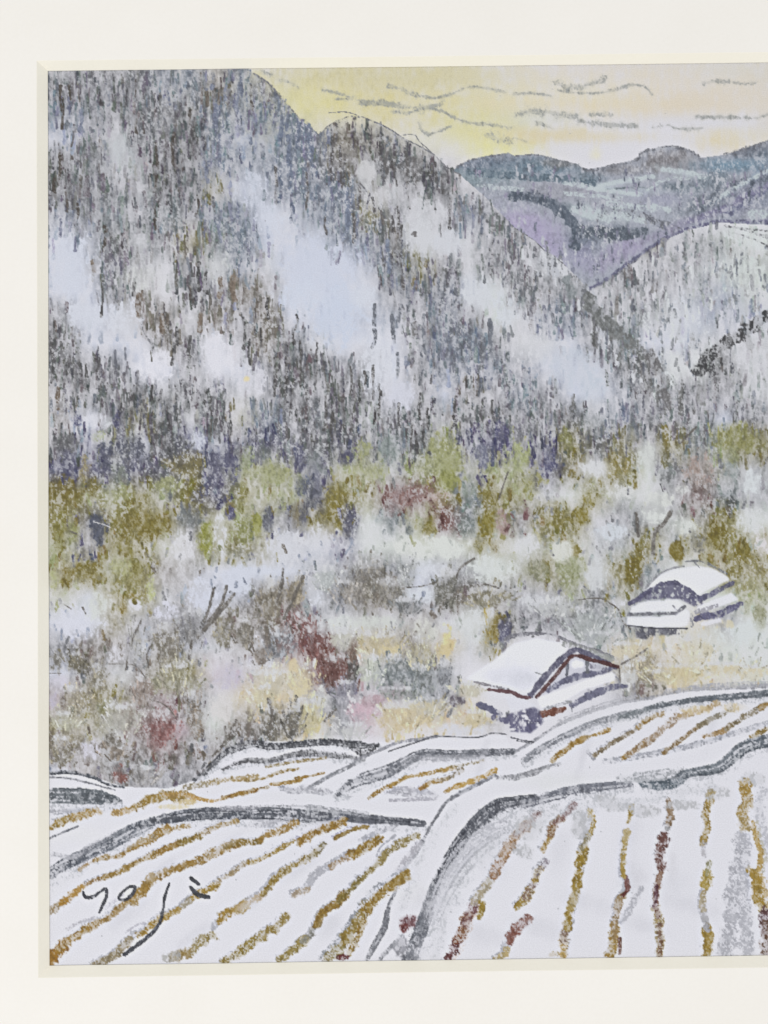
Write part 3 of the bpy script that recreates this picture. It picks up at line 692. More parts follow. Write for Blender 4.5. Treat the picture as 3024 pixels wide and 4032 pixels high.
for a in [(z7, 380, 150, 60, 170, (130, 122, 56), .72), (z7, 645, 130, 72, 135, (88, 92, 108), .85), (z7, 850, 90, 110, 130, (130, 118, 60), .62), (z7, 980, 110, 150, 110, (132, 118, 54), .62), (z7, 470, 150, 55, 110, (150, 152, 100), .55),
          (z7, 590, 440, 110, 90, (126, 112, 46), .68), (z7, 430, 460, 45, 90, (126, 110, 44), .72), (z7, 360, 480, 36, 90, (176, 178, 128), .6), (z7, 860, 440, 160, 120, (140, 132, 74), .6), (z7, 780, 380, 70, 70, (178, 178, 128), .6),
          (z7, 990, 520, 40, 100, (184, 188, 132), .65), (z7, 810, 650, 34, 80, (130, 108, 36), .82), (z7, 870, 580, 60, 40, (130, 112, 40), .65), (z7, 1340, 210, 60, 130, (148, 150, 66), .8), (z7, 1510, 30, 40, 60, (88, 86, 122), .75),
          (z7, 1590, 160, 90, 130, (136, 138, 74), .7), (z7, 1240, 60, 90, 80, (116, 120, 120), .6), (z8, 90, 90, 38, 100, (92, 94, 106), .82), (z8, 20, 130, 34, 120, (152, 152, 70), .75), (z8, 270, 60, 50, 100, (128, 118, 90), .6),
          (z8, 330, 60, 36, 90, (92, 92, 102), .7), (z8, 310, 190, 34, 60, (130, 118, 100), .55), (z8, 520, 90, 80, 110, (134, 120, 50), .68), (z8, 635, 100, 62, 130, (84, 84, 104), .86), (z8, 890, 120, 34, 75, T_, .72),
          (z8, 1015, 150, 28, 60, (100, 108, 110), .65), (z8, 1150, 120, 55, 90, (134, 122, 54), .72), (z8, 1270, 70, 60, 90, (120, 82, 76), .68), (z8, 1385, 110, 70, 80, (120, 128, 124), .55), (z8, 1520, 90, 62, 130, (134, 120, 36), .85),
          (z8, 1465, 250, 36, 60, (124, 112, 50), .6), (z8, 1620, 90, 50, 90, (168, 142, 138), .55), (z9, 290, 70, 70, 100, (132, 122, 62), .72), (z9, 440, 50, 60, 70, (134, 120, 42), .8), (z9, 400, 280, 32, 60, (140, 126, 60), .75),
          (z9, 370, 430, 90, 130, (148, 152, 110), .72), (z9, 150, 400, 80, 110, (142, 142, 112), .5), (z9, 790, 370, 55, 175, (122, 108, 40), .9, 14), (z9, 1065, 285, 46, 100, (124, 108, 36), .9), (z9, 1325, 180, 75, 140, (122, 108, 36), .85),
          (z9, 1510, 320, 70, 110, (130, 116, 46), .75), (z9, 1440, 420, 50, 90, (140, 130, 74), .55), (z9, 800, 100, 30, 100, (104, 106, 108), .75), (z9, 1550, 500, 60, 80, (160, 156, 110), .5), (z9, 1610, 720, 50, 90, (150, 150, 118), .7),
          (z9, 1200, 230, 60, 70, (124, 122, 112), .6), (z9, 1790, 200, 70, 150, (128, 114, 44), .8), (z9, 1960, 260, 60, 130, (134, 122, 60), .7), (z9, 1900, 520, 90, 120, (150, 148, 110), .6)]:
    tree(*a)
# white and lilac lights between
for f, x, y, rx, ry, col, op in [(z7, 520, 740, 190, 120, (212, 213, 226), .92), (z7, 640, 640, 90, 100, (208, 211, 208), .7), (z7, 1200, 260, 75, 130, (214, 213, 219), .85), (z7, 1440, 180, 55, 150, (212, 213, 220), .7), (z7, 1340, 560, 120, 130, (208, 211, 226), .92),
                                 (z7, 1560, 470, 120, 110, (205, 209, 224), .9), (z7, 870, 640, 60, 60, (214, 214, 224), .8), (z7, 1080, 680, 90, 60, (212, 212, 226), .75), (z7, 760, 960, 70, 60, (214, 213, 222), .6), (z7, 920, 930, 50, 90, (214, 214, 218), .7),
                                 (z8, 200, 260, 170, 130, (208, 209, 218), .92), (z8, 420, 200, 150, 100, (210, 210, 218), .85), (z8, 100, 430, 130, 60, (206, 210, 224), .8), (z8, 780, 180, 130, 110, (212, 213, 216), .85), (z8, 1050, 260, 150, 90, (214, 216, 212), .9),
                                 (z8, 1270, 260, 150, 80, (214, 217, 212), .9), (z8, 1150, 420, 130, 80, (209, 212, 222), .8), (z8, 1530, 390, 170, 90, (211, 215, 214), .95), (z8, 1080, 560, 120, 60, (208, 212, 220), .8), (z8, 390, 580, 70, 70, (210, 212, 222), .75),
                                 (z8, 570, 760, 110, 60, (210, 213, 212), .8), (z8, 800, 750, 160, 50, (205, 208, 203), .7), (z8, 1430, 740, 110, 130, (210, 212, 214), .85), (z8, 1120, 800, 90, 90, (208, 208, 202), .7), (z8, 30, 850, 40, 60, (218, 217, 226), .85),
                                 (z8, 60, 1010, 130, 40, (214, 214, 222), .7), (z8, 430, 1240, 70, 90, (206, 206, 204), .6), (z8, 1370, 1450, 200, 50, (208, 208, 216), .7), (z9, 920, 60, 110, 60, (214, 217, 214), .9), (z9, 1120, 130, 90, 70, (213, 216, 212), .9),
                                 (z9, 640, 160, 110, 60, (208, 213, 222), .8), (z9, 300, 280, 90, 70, (212, 213, 206), .85), (z9, 90, 240, 80, 100, (212, 212, 216), .7), (z9, 560, 430, 110, 110, (206, 208, 211), .85), (z9, 200, 620, 180, 60, (206, 207, 212), .75),
                                 (z9, 690, 620, 60, 50, (214, 214, 222), .85), (z9, 1560, 90, 110, 80, (212, 214, 216), .9), (z9, 1620, 250, 60, 100, (218, 213, 218), .7), (z9, 1300, 850, 160, 80, (208, 208, 202), .75), (z9, 1480, 820, 150, 90, (210, 215, 216), .75),
                                 (z7, 590, 1590, 70, 70, (208, 206, 218), .7), (z7, 1450, 1300, 110, 100, (212, 208, 208), .7), (z7, 1500, 1120, 100, 90, (194, 188, 204), .6), (z7, 380, 1140, 70, 60, (204, 200, 214), .7), (z7, 350, 1260, 30, 60, (186, 178, 196), .7),
                                 (z7, 1200, 1440, 50, 60, (196, 182, 196), .6), (z7, 820, 1100, 60, 80, (205, 205, 207), .6), (z6, 540, 1400, 120, 60, (212, 213, 216), .8), (z6, 860, 1310, 70, 90, (208, 211, 208), .8), (z6, 700, 1560, 110, 60, (212, 212, 212), .7),
                                 (z6, 950, 1600, 100, 60, (212, 214, 210), .8), (z6, 1560, 1480, 80, 90, (211, 216, 220), .8), (z6, 1100, 1540, 50, 40, (210, 210, 210), .6)]:
    zw(f, x, y, rx, ry, col, op * .5, 0, 1.0)
    zbl(f, x, y, rx * 1.3, ry * 1.3, col, op * .95, 0.0, .9, 'v', None, .34, .25)
for _ in range(900):                                    # loose flecks over the rubbed lights
    x, y = R.uniform(190, 3390), R.uniform(1760, 3040)
    if not stroke_ok(x, y):
        continue
    t_ = pick(x, y)
    if t_ == '.':
        continue
    h = t_[2] if (len(t_) > 2 and R.random() < .5) else t_[0]
    L = R.uniform(10, 34)
    line([(x, y), (x + R.normal(0, 8), y + L)], R.uniform(9, 20), np.array(INK[h], float) + R.normal(0, 8), cov=R.uniform(.25, .62), mod=.3, sm=False, grain='v', core=.3)
BU = [(z7, 500, 1010, 80, 70, (120, 114, 98), .68), (z7, 380, 1000, 50, 90, (124, 120, 112), .6), (z7, 640, 1110, 70, 100, (134, 128, 112), .6), (z7, 1090, 890, 80, 130, (130, 124, 112), .62), (z7, 1260, 800, 80, 130, (126, 124, 124), .7),
      (z7, 1460, 790, 60, 130, (132, 126, 110), .66), (z7, 1600, 820, 70, 110, (124, 118, 108), .66), (z7, 890, 880, 50, 130, (140, 138, 134), .55), (z7, 1170, 1120, 160, 110, (158, 154, 132), .62), (z7, 500, 1260, 120, 90, (158, 150, 132), .6),
      (z7, 700, 1300, 60, 60, (140, 138, 108), .62), (z7, 410, 1280, 24, 70, (128, 118, 110), .7), (z7, 420, 1400, 110, 70, (172, 170, 152), .6), (z7, 800, 1380, 130, 110, (172, 169, 160), .6), (z7, 920, 1200, 60, 110, (146, 132, 124), .55),
      (z7, 1070, 1450, 100, 120, (136, 98, 96), .68), (z7, 1020, 1530, 50, 80, (128, 92, 90), .55), (z7, 1270, 1370, 70, 160, (130, 118, 106), .62), (z7, 1190, 1470, 60, 70, (178, 160, 166), .55), (z7, 400, 1590, 80, 100, (128, 122, 108), .6),
      (z7, 760, 1590, 110, 60, (132, 122, 112), .66, 25), (z7, 730, 1510, 50, 60, (118, 112, 104), .6), (z8, 120, 620, 90, 160, (132, 124, 110), .7), (z8, 270, 540, 50, 100, (134, 124, 106), .7, 12), (z8, 470, 470, 80, 90, (174, 178, 178), .7),
      (z8, 730, 500, 150, 160, (120, 114, 104), .72), (z8, 620, 560, 90, 90, (150, 144, 138), .6), (z8, 880, 580, 110, 110, (122, 118, 110), .6), (z8, 1010, 430, 70, 110, (162, 164, 164), .55), (z8, 1270, 530, 90, 120, (112, 110, 102), .62),
      (z8, 1530, 590, 160, 70, (140, 134, 114), .6), (z8, 1000, 650, 90, 60, (118, 120, 122), .55), (z8, 1560, 800, 50, 130, (136, 120, 64), .6, 18), (z8, 1640, 790, 50, 80, (94, 94, 118), .75), (z8, 50, 960, 60, 80, (126, 116, 108), .6),
      (z8, 170, 900, 110, 110, (130, 132, 138), .45), (z8, 330, 770, 90, 60, (122, 86, 84), .6, 35), (z8, 420, 900, 100, 130, (118, 80, 76), .6, -10), (z8, 470, 960, 40, 80, (106, 66, 58), .75), (z8, 530, 1080, 100, 110, (104, 72, 66), .78),
      (z8, 640, 1080, 40, 120, (88, 86, 84), .75), (z8, 650, 920, 40, 90, (118, 96, 84), .65), (z8, 580, 860, 90, 70, (192, 190, 180), .6), (z8, 840, 900, 140, 90, (184, 172, 142), .66), (z8, 880, 930, 90, 50, (206, 192, 152), .7),
      (z8, 1260, 885, 48, 98, (206, 188, 140), .95), (z8, 1090, 960, 90, 110, (176, 168, 140), .6), (z8, 910, 1070, 90, 110, (118, 124, 126), .8), (z8, 770, 1070, 80, 110, (184, 188, 176), .66), (z8, 1100, 1120, 110, 90, (120, 124, 124), .6),
      (z8, 1240, 1110, 60, 110, (124, 126, 132), .6), (z8, 600, 1190, 100, 60, (132, 130, 142), .66), (z8, 980, 1220, 150, 50, (130, 134, 130), .5), (z8, 120, 1150, 150, 90, (190, 182, 162), .66), (z8, 340, 1130, 90, 110, (208, 196, 160), .8),
      (z8, 260, 1040, 40, 60, (208, 192, 156), .75), (z8, 60, 1240, 90, 80, (196, 188, 158), .62), (z8, 370, 1360, 90, 110, (190, 180, 140), .75), (z8, 120, 1420, 60, 130, (112, 108, 100), .5), (z8, 260, 1400, 60, 110, (106, 102, 96), .55),
      (z8, 700, 1320, 120, 80, (200, 172, 184), .72), (z8, 780, 1260, 90, 50, (176, 150, 158), .6), (z8, 1000, 1370, 190, 100, (198, 182, 148), .8), (z8, 1150, 1300, 120, 60, (196, 186, 158), .7), (z8, 1450, 1380, 120, 55, (200, 186, 150), .85),
      (z8, 1400, 1190, 100, 50, (190, 184, 164), .7), (z8, 1330, 1260, 60, 55, (106, 98, 108), .75, 35), (z8, 640, 1460, 110, 60, (190, 190, 190), .5), (z9, 480, 760, 170, 110, (164, 168, 168), .8), (z9, 560, 860, 120, 50, (168, 172, 170), .7),
      (z9, 250, 660, 130, 60, (186, 187, 188), .6), (z9, 740, 940, 120, 60, (204, 194, 170), .75), (z9, 870, 980, 60, 60, (160, 150, 120), .65), (z9, 840, 1060, 90, 90, (172, 162, 140), .6), (z9, 1080, 1080, 200, 60, (202, 188, 150), .75),
      (z9, 1180, 940, 120, 110, (204, 196, 172), .6), (z9, 1400, 1060, 180, 50, (204, 192, 160), .7), (z9, 1560, 1080, 110, 50, (206, 196, 168), .7), (z9, 1390, 760, 70, 40, (206, 198, 172), .75), (z9, 950, 1110, 100, 50, (194, 184, 152), .6),
      (z9, 740, 1100, 60, 110, (196, 196, 196), .6), (za, 780, 30, 60, 70, (132, 92, 86), .7), (z7, 1100, 1640, 60, 60, (112, 106, 102), .6), (za, 950, 40, 90, 60, (150, 146, 144), .5), (z9, 1850, 900, 150, 110, (200, 188, 156), .6)]
for a in BU:
    tree(*a[:7], a[7] if len(a) > 7 else 0.0, 'bush', L_BRUSH)
# twigs
TW = (112, 106, 100)
for pts, w_ in [(z7((1395, 535), (1370, 640), (1335, 740)), 14), (z7((1480, 510), (1440, 640), (1360, 740)), 14), (z7((1530, 560), (1430, 690), (1330, 800), (1255, 890), (1240, 980)), 17), (z7((700, 1020), (800, 1018), (890, 1035), (950, 1110)), 6),
                (z7((980, 1250), (1080, 1290), (1150, 1370)), 6), (z7((1390, 1620), (1480, 1520), (1540, 1390)), 16), (z7((1480, 1530), (1470, 1430)), 12), (z7((1480, 1540), (1560, 1440)), 14), (z7((820, 1060), (850, 900), (920, 740)), 11),
                (z7((970, 1040), (960, 960), (985, 900)), 9), (z7((420, 630), (465, 660)), 7), (z7((540, 650), (560, 690)), 8), (z8((190, 400), (180, 500), (150, 620)), 16), (z8((320, 450), (270, 560), (200, 720)), 16), (z8((90, 1250), (120, 1330), (100, 1480)), 14),
                (z8((180, 1260), (200, 1360), (240, 1440)), 13), (z8((530, 1320), (460, 1390)), 14), (z8((1440, 330), (1350, 390), (1325, 460)), 12), (z8((1000, 520), (1100, 510), (1190, 485)), 7), (z8((1340, 520), (1500, 500), (1600, 525)), 9),
                (z9((1030, 20), (980, 100), (920, 160), (910, 300)), 20), (z9((800, 30), (810, 180)), 16), (z9((620, 620), (680, 660), (710, 740), (760, 790)), 8), (z9((420, 600), (560, 590), (640, 630)), 5), (z9((870, 920), (780, 980), (700, 1020)), 11),
                (z6((1080, 1240), (1190, 1130)), 10), (z5((1660, 1420), (1600, 1600)), 8), (z7((440, 60), (445, 140), (500, 170)), 10), (z7((320, 1080), (400, 1080)), 5), (z9((690, 1050), (690, 1150)), 8), (z9((1390, 0), (1420, 60)), 18)]:
    line(pts, w_ * 1.15, TW, cov=.84, op=.85, mod=.4, wob=.45, core=.35, lab=add_label('twig', L_BRUSH))
line(z7((610, 90), (680, 110), (760, 145)), 4, (206, 204, 206), cov=.8, wob=.2)

# ---- the fields: snow first
poly(FIELD_TOP + [(3420, 3830), (180, 3830)], (220, 219, 226), op=.95, lab=0)
SLATE, GREY, OCH, BRN, LG = (100, 104, 113), (150, 150, 158), (168, 130, 62), (112, 74, 66), (172, 172, 180)
F_A = add_label('field', None, 'small snowy field with ochre stubble below the nearer hut')
F_B = add_label('field', None, 'narrow snowy field at the left under the brushwood')
F_C = add_label('field', None, 'small middle field between two curved banks')
F_D = add_label('field', None, 'large snowy field with slanting ochre stubble rows at lower left')
F_E = add_label('field', None, 'large snowy field with upright brown stubble rows at lower right')
poly(z9((60, 1659), (300, 1510), (700, 1370), (1150, 1270), (1659, 1230)) + [(3420, 2740), (3420, 2790), (3024, 2850), (2700, 2950), (2380, 2995), (2060, 3010)], lab=F_A)
poly([(800, 3060), (900, 2985), (1100, 2960), (1400, 2975)] + zb((450, 60), (360, 110), (80, 130), (0, 140)), lab=F_B)
poly(zb((540, 175), (640, 100), (760, 60), (1000, -10), (1400, -40), (1580, 0), (1340, 150), (1200, 220), (800, 200)), lab=F_C)
poly([(180, 3480)] + za((600, 560), (900, 400), (1200, 320), (1659, 310)) + zb((0, 300), (400, 320), (1100, 370), (1080, 500), (900, 820), (740, 1240)) + [(1400, 3830), (180, 3830)], lab=F_D)
poly(zb((1080, 1240), (1180, 900), (1330, 560), (1500, 340), (1700, 270)) + zc((400, 170), (900, 120), (1659, -20)) + [(3420, 2930), (3420, 3830), (1640, 3830)], lab=F_E)
for f, x, y, rx, ry, col, op in [(zb, 1000, 800, 260, 60, (220, 219, 222), .5), (za, 500, 420, 200, 60, (222, 221, 224), .6), (zc, 300, 80, 300, 60, (214, 215, 216), .5), (zb, 300, 170, 300, 40, (217, 217, 222), .5), (zc, 1050, 750, 120, 90, (208, 208, 216), .5), (zc, 750, 700, 90, 90, (206, 206, 214), .5)]:
    zw(f, x, y, rx, ry, col, op)

def bank(pts, w_, col=SLATE, cov=.8, grain='g', label='terrace_bank', mod=.35, **k):
    w0 = w_
    w_ = w_ * 1.35 if np.isscalar(w_) else [q * 1.35 for q in w_]
    if (np.max(w0) > 22) and label:                      # rubbed grey down the side of the bank
        ws = [q * 2.1 for q in w0] if not np.isscalar(w0) else w0 * 2.1
        line([(x + 6, y + np.max(w0) * .42) for x, y in pts], ws, (186, 187, 194), cov=.42, grain='g', mod=.6, core=.15, under=.45)
    k.setdefault('wob', .32); k.setdefault('core', .42); k.setdefault('soft', .26); k.setdefault('under', .5)
    cov = cov + .08 if label else cov
    li = add_label(label, None) if label else None
    W = float(np.max(w_))
    if W < 20:
        line(pts, w_, col, cov=cov, grain=grain, mod=mod, lab=li, **k)
        return
    k.pop('core', 0); k.pop('soft', 0); k.pop('under', 0); k.pop('wob', 0)
    line(pts, w_, col, cov=cov * .5, grain=grain, mod=mod, lab=li, core=.25, soft=.3, under=.55, wob=.3)
    sp = np.array(smooth([tuple(map(float, q)) for q in pts], 6)); n = len(sp)
    tg = np.gradient(sp, axis=0); tg /= np.hypot(tg[:, 0], tg[:, 1])[:, None] + 1e-6
    nr = np.stack([-tg[:, 1], tg[:, 0]], 1)
    ww = np.interp(np.linspace(0, 1, n), np.linspace(0, 1, len(pts)), [w_] * len(pts) if np.isscalar(w_) else w_)
    for q in range(int(W / 4.5)):
        a_ = R.uniform(0, .45); b_ = min(1.0, a_ + R.uniform(.4, .9)); off = R.uniform(-.42, .42)
        i0, i1 = int(a_ * (n - 1)), int(b_ * (n - 1))
        if i1 - i0 < 2:
            continue
        t_ = [tuple(r) for r in sp[i0:i1 + 1] + nr[i0:i1 + 1] * (ww[i0:i1 + 1] * off)[:, None]]
        line(t_, R.uniform(8, 15), np.array(col) + R.normal(0, 7), cov=cov * R.uniform(.75, 1.05), grain='g', mod=.5, wob=.4, soft=.3, core=.3, under=.4, sm=False)
# upper right terrace
bank(z9((-40, 1620), (150, 1510), (300, 1410), (500, 1330), (700, 1270), (900, 1240), (1000, 1210), (1200, 1185), (1450, 1175), (1680, 1165)) + [(3300, 2690)], 13, GREY, .62)
bank(z9((300, 1400), (600, 1290), (850, 1235)), 20, LG, .45, label=None)
bank(z9((1000, 1205), (1300, 1165), (1680, 1150)), 22, LG, .5, label=None)
bank(z9((60, 1659), (150, 1590), (300, 1510), (500, 1420), (700, 1360), (900, 1310)), 24, (134, 136, 144), .62)
bank(z9((680, 1380), (830, 1340), (980, 1290)), 26, (120, 126, 132), .6, label=None)
bank(z9((900, 1305), (1150, 1260), (1400, 1240), (1680, 1215)) + [(3300, 2725)], [14, 20, 28, 30, 30], (108, 114, 122), .78)
bank(z9((590, 1655), (900, 1605), (1200, 1540), (1400, 1480), (1680, 1400)) + [(3300, 2800)], 18, (170, 171, 180), .5, label=None)
bank(z9((480, 1590), (520, 1640)), 14, GREY, .5, label=None)
# small left terraces
bank([(766, 3072), (830, 3020), (905, 2955), (1000, 2928)] + z8((100, 1558), (300, 1543), (500, 1530), (700, 1550), (810, 1545)), [20, 24, 24, 22, 20, 18, 18, 22, 14], (92, 93, 98), .78)
bank([(880, 3030), (960, 2995)] + z8((100, 1650), (250, 1612), (400, 1600), (600, 1622), (720, 1650)), [14, 18, 18, 20, 28, 24, 14], (112, 112, 116), .66)
bank(z8((640, 1560), (720, 1600), (780, 1560)), 22, (88, 88, 92), .6, label=None)
bank(z8((660, 1650), (800, 1592), (950, 1530), (1100, 1510), (1200, 1490)), 12, GREY, .7)
bank(z8((880, 1590), (1000, 1550), (1130, 1508), (1190, 1490), (1450, 1500), (1560, 1470), (1650, 1480)), 6, (104, 104, 110), .9, wob=.25)
bank(zb((530, 172), (620, 95), (720, 55), (850, 15), (960, -35)) + z8((1100, 1605), (1300, 1610), (1450, 1602), (1700, 1590)), [20, 34, 40, 42, 34, 26, 24, 22, 14], (112, 114, 122), .7)
bank(z8((960, 1640), (1200, 1640), (1500, 1635)), 20, LG, .5, label=None)
bank(zb((345, 125), (450, 62), (560, 5)) + z8((700, 1650)), 16, (146, 147, 154), .65)
bank(zb((180, 115), (260, 130), (350, 120), (500, 150)), 26, LG, .55, label=None)
bank(zb((890, 200), (1000, 195), (1150, 190)), 13, (172, 170, 180), .6, label=None)
bank(zb((870, 135), (1000, 140), (1180, 165)), 30, (178, 177, 186), .6, label=None)
bank(za((325, 20), (450, 12), (600, 42), (700, 90), (810, 115)), [16, 13, 14, 10, 9], (92, 95, 102), .8)
bank(za((325, 45), (450, 55), (560, 80), (750, 130)), 7, (130, 131, 138), .75, label=None)
bank(za((325, 165), (500, 170), (650, 178), (790, 208)), [52, 54, 50, 18], (104, 109, 115), .88)
bank(za((325, 275), (450, 265), (640, 245)), 22, LG, .5, label=None)
bank(za((325, 445), (420, 405), (505, 368)), 9, (120, 122, 130), .8, label=None)
# long bank of the left field
bank(za((320, 690), (400, 625), (500, 580), (620, 525), (750, 460), (880, 390), (1020, 335)), [44, 44, 40, 40, 44, 42, 30], SLATE, .74)
bank(za((900, 370), (1050, 325), (1200, 300), (1400, 285), (1620, 290)) + zb((100, 285), (300, 300), (480, 315)), [26, 34, 38, 40, 36, 44, 44, 40], (98, 101, 109), .86)
bank(zb((350, 300), (560, 300), (720, 322), (900, 332), (1110, 352)), [44, 38, 32, 24, 18], (100, 102, 110), .84)
bank(za((350, 550), (480, 570), (600, 490), (760, 410)), 22, LG, .42, label=None)
bank(zb((20, 240), (300, 240), (520, 262), (740, 285)), 16, (156, 157, 164), .6, label=None)
bank(za((1450, 250), (1600, 245), (1700, 240)), 16, (150, 150, 158), .55, label=None)
bank(zb((0, 350), (120, 350), (250, 330)), 26, LG, .5, label=None)
# the broad path and its banks
bank(zb((735, 1240), (800, 1120), (850, 1030), (880, 900), (925, 790)), [17, 20, 22, 16, 12], (130, 131, 138), .85)
bank(zb((925, 790), (1000, 620), (1060, 530), (1100, 460)), [14, 18, 22, 18], (160, 160, 168), .66)
bank(zb((1100, 470), (1140, 390), (1200, 290), (1250, 210), (1340, 150), (1450, 90), (1570, 25)), [14, 13, 11, 9, 16, 16, 14], (128, 129, 136), .82)
bank(zb((1590, 50), (1700, 45)) + zc((60, 35), (150, 5), (300, -40)), [16, 18, 16, 16, 14], (150, 150, 156), .66, label=None)
bank(zb((1010, 1240), (1050, 1130), (1110, 980), (1150, 860), (1200, 720)), [58, 50, 44, 40, 34], (112, 114, 122), .84)
bank(zb((1190, 730), (1260, 610), (1340, 490), (1420, 390), (1510, 300), (1600, 240), (1700, 215)) + zc((150, 195)), [26, 44, 50, 54, 58, 56, 46, 40], (100, 102, 110), .9)
bank(zc((60, 215), (200, 178), (400, 132), (600, 110), (760, 95)), [34, 34, 36, 32, 24], (122, 124, 134), .76)
bank(zc((840, 90), (960, 90), (1060, 65), (1130, 25)), [30, 44, 48, 26], (100, 109, 118), .84)
bank(zc((700, 60), (900, 40), (1100, 10)), 34, (160, 162, 168), .48, label=None)
bank(zc((1080, 35), (1200, 10), (1350, -20)) + z9((1500, 1570), (1680, 1520)) + [(3300, 2880)], [24, 26, 34, 40, 40, 40], (112, 118, 126), .76)
bank(zb((1150, 1000), (1240, 780), (1380, 560), (1560, 420), (1660, 380)), [50, 70, 90, 80, 60], (188, 188, 196), .52, label=None)
bank(zb((1240, 840), (1330, 860)), 50, (200, 200, 208), .5, label=None)
bank(zb((820, 1240), (870, 1185), (930, 1130)), 15, (136, 137, 144), .75, label=None)
zbl(zb, 960, 1150, 60, 90, (150, 150, 158), .55)
zbl(zb, 1010, 1000, 85, 60, (114, 80, 84), .58, -25)
zbl(zb, 980, 1030, 40, 40, (112, 66, 64), .6)

# ---- stubble rows: each furrow is its own mark, made of a soft grey under-stroke and broken ochre over it
def furrow(fld, pts, w_, segs, under=LG, ucov=.5, uoff=(-6, -5)):
    li = add_label('furrow', fld)
    pts = [tuple(q) for q in pts]
    if under is not None:
        line([(x + uoff[0], y + uoff[1]) for x, y in pts], w_ * 1.05, under, cov=ucov, grain='g', mod=.6, lab=li)
    sp = np.array(smooth(pts, 6)); n = len(sp)
    for (a, b, col, cv, ww) in segs:
        q = sp[int(a * (n - 1)):max(int(b * (n - 1)) + 1, int(a * (n - 1)) + 2)]
        if len(q) < 2:
            continue
        line([tuple(r) for r in q], w_ * ww * np.linspace(.95, 1.1, len(q)), np.array(col) + R.normal(0, 5), cov=cv, grain='g', mod=.45, wob=.6, soft=.28, lab=li, sm=False, core=.4, under=.42)
O1, O2, O3, BG = (154, 122, 62), (144, 120, 66), (166, 136, 84), (138, 124, 102)
full = lambda c=O1, cv=.8, ww=1.0: [(0, 1, c, cv, ww)]
# field by the hut
furrow(F_A, z9((250, 1650), (350, 1570), (450, 1510), (620, 1450)), 26, [(0, .75, O1, .85, 1.1), (.6, 1, O1, .7, .7)], None)
furrow(F_A, z9((520, 1620), (650, 1530), (780, 1460), (870, 1385), (970, 1345)), 24, [(0, .7, BG, .7, .9), (.6, 1, (166, 140, 96), .6, 1.1), (.7, .9, O1, .6, .7)], LG, .3)
furrow(F_A, z9((710, 1635), (850, 1540), (950, 1460), (1080, 1365), (1200, 1330), (1330, 1280)), 30, [(0, .2, O1, .85, .8), (.08, .65, (150, 128, 104), .72, 1.15), (.62, 1, (176, 150, 108), .72, 1.0)], None)
furrow(F_A, z9((980, 1600), (1100, 1510), (1250, 1400), (1330, 1360), (1430, 1310)), 23, [(0, .5, (142, 118, 82), .8, 1.0), (.45, 1, (140, 130, 108), .7, 1.2)], None)
furrow(F_A, z9((1240, 1490), (1350, 1460), (1500, 1370), (1680, 1275)) + [(3180, 2710)], 26, [(0, .4, (160, 130, 86), .72, 1.0), (.35, .75, (134, 120, 92), .75, 1.2), (.7, 1, (158, 126, 72), .8, 1.2)], None)
furrow(F_A, [(2960, 2900), (3080, 2840), (3250, 2770)], 24, full(O2, .75), None)
zbl(z9, 1200, 1320, 120, 40, (206, 188, 150), .5)
zbl(z9, 1440, 1300, 120, 40, (208, 192, 158), .45)
# narrow left field
furrow(F_B, zb((-40, 70), (60, 55), (150, 20), (290, -10)), 16, full((158, 134, 84), .7), None)
furrow(F_B, zb((110, 95), (240, 78), (310, 65)), 16, full(O1, .8), None)
furrow(F_B, zb((270, 55), (350, 42), (455, 18)), 13, full(O1, .72), None)
furrow(F_B, zb((-60, 140), (0, 132), (90, 112)), 16, full((150, 126, 80), .72), None)
furrow(F_B, [(1050, 3020), (1170, 2998), (1280, 2985)], 14, full((150, 132, 92), .6), LG, .4)
furrow(F_B, za((1520, 70), (1600, 60), (1680, 40)), 13, full(O1, .6), None)
# ochre along the left terraces
furrow(F_B, za((325, 375), (420, 330), (520, 305), (640, 268)), 40, [(0, .85, (150, 124, 64), .78, 1.0), (.5, 1, O3, .55, 1.0)], LG, .35)
furrow(F_B, za((740, 282), (850, 255), (960, 205), (1080, 170), (1200, 165)), 38, [(0, .5, O3, .75, .9), (.35, 1, (156, 130, 72), .75, 1.2)], None)
furrow(F_B, za((1080, 165), (1200, 160), (1270, 185), (1400, 200), (1520, 165), (1680, 130)), 22, [(0, .4, O3, .75, 1.3), (.3, .8, (186, 152, 94), .7, .8), (.7, 1, O1, .75, 1.1)], None)
furrow(F_B, za((1200, 110), (1350, 90), (1500, 60), (1680, 50)), 28, [(0, .5, (146, 134, 108), .5, 1.1), (.4, 1, (160, 140, 100), .45, 1.0)], None)
zbl(za, 1130, 240, 130, 22, (214, 204, 176), .7)
zbl(za, 1220, 210, 110, 24, (204, 186, 144), .55)
# middle field
furrow(F_C, zb((748, 185), (830, 130), (900, 98), (1000, 50), (1150, 18), (1310, -15)), 21, [(0, .45, O1, .82, 1.0), (.4, 1, (168, 138, 80), .75, 1.0)], None)
furrow(F_C, zb((1085, 120), (1160, 80), (1250, 60), (1360, 0)), 21, [(0, .3, (176, 140, 92), .65, .9), (.2, .75, O1, .78, 1.1), (.65, 1, (150, 138, 118), .6, 1.2)], LG, .35)
furrow(F_C, zb((1245, 145), (1300, 115), (1380, 90), (1480, 50), (1570, 5)), 20, [(0, .4, O3, .75, .9), (.3, 1, (172, 138, 72), .85, 1.3)], None)
furrow(F_C, zb((1290, -20), (1400, -40), (1500, -60)), 16, full((150, 136, 104), .55), None)
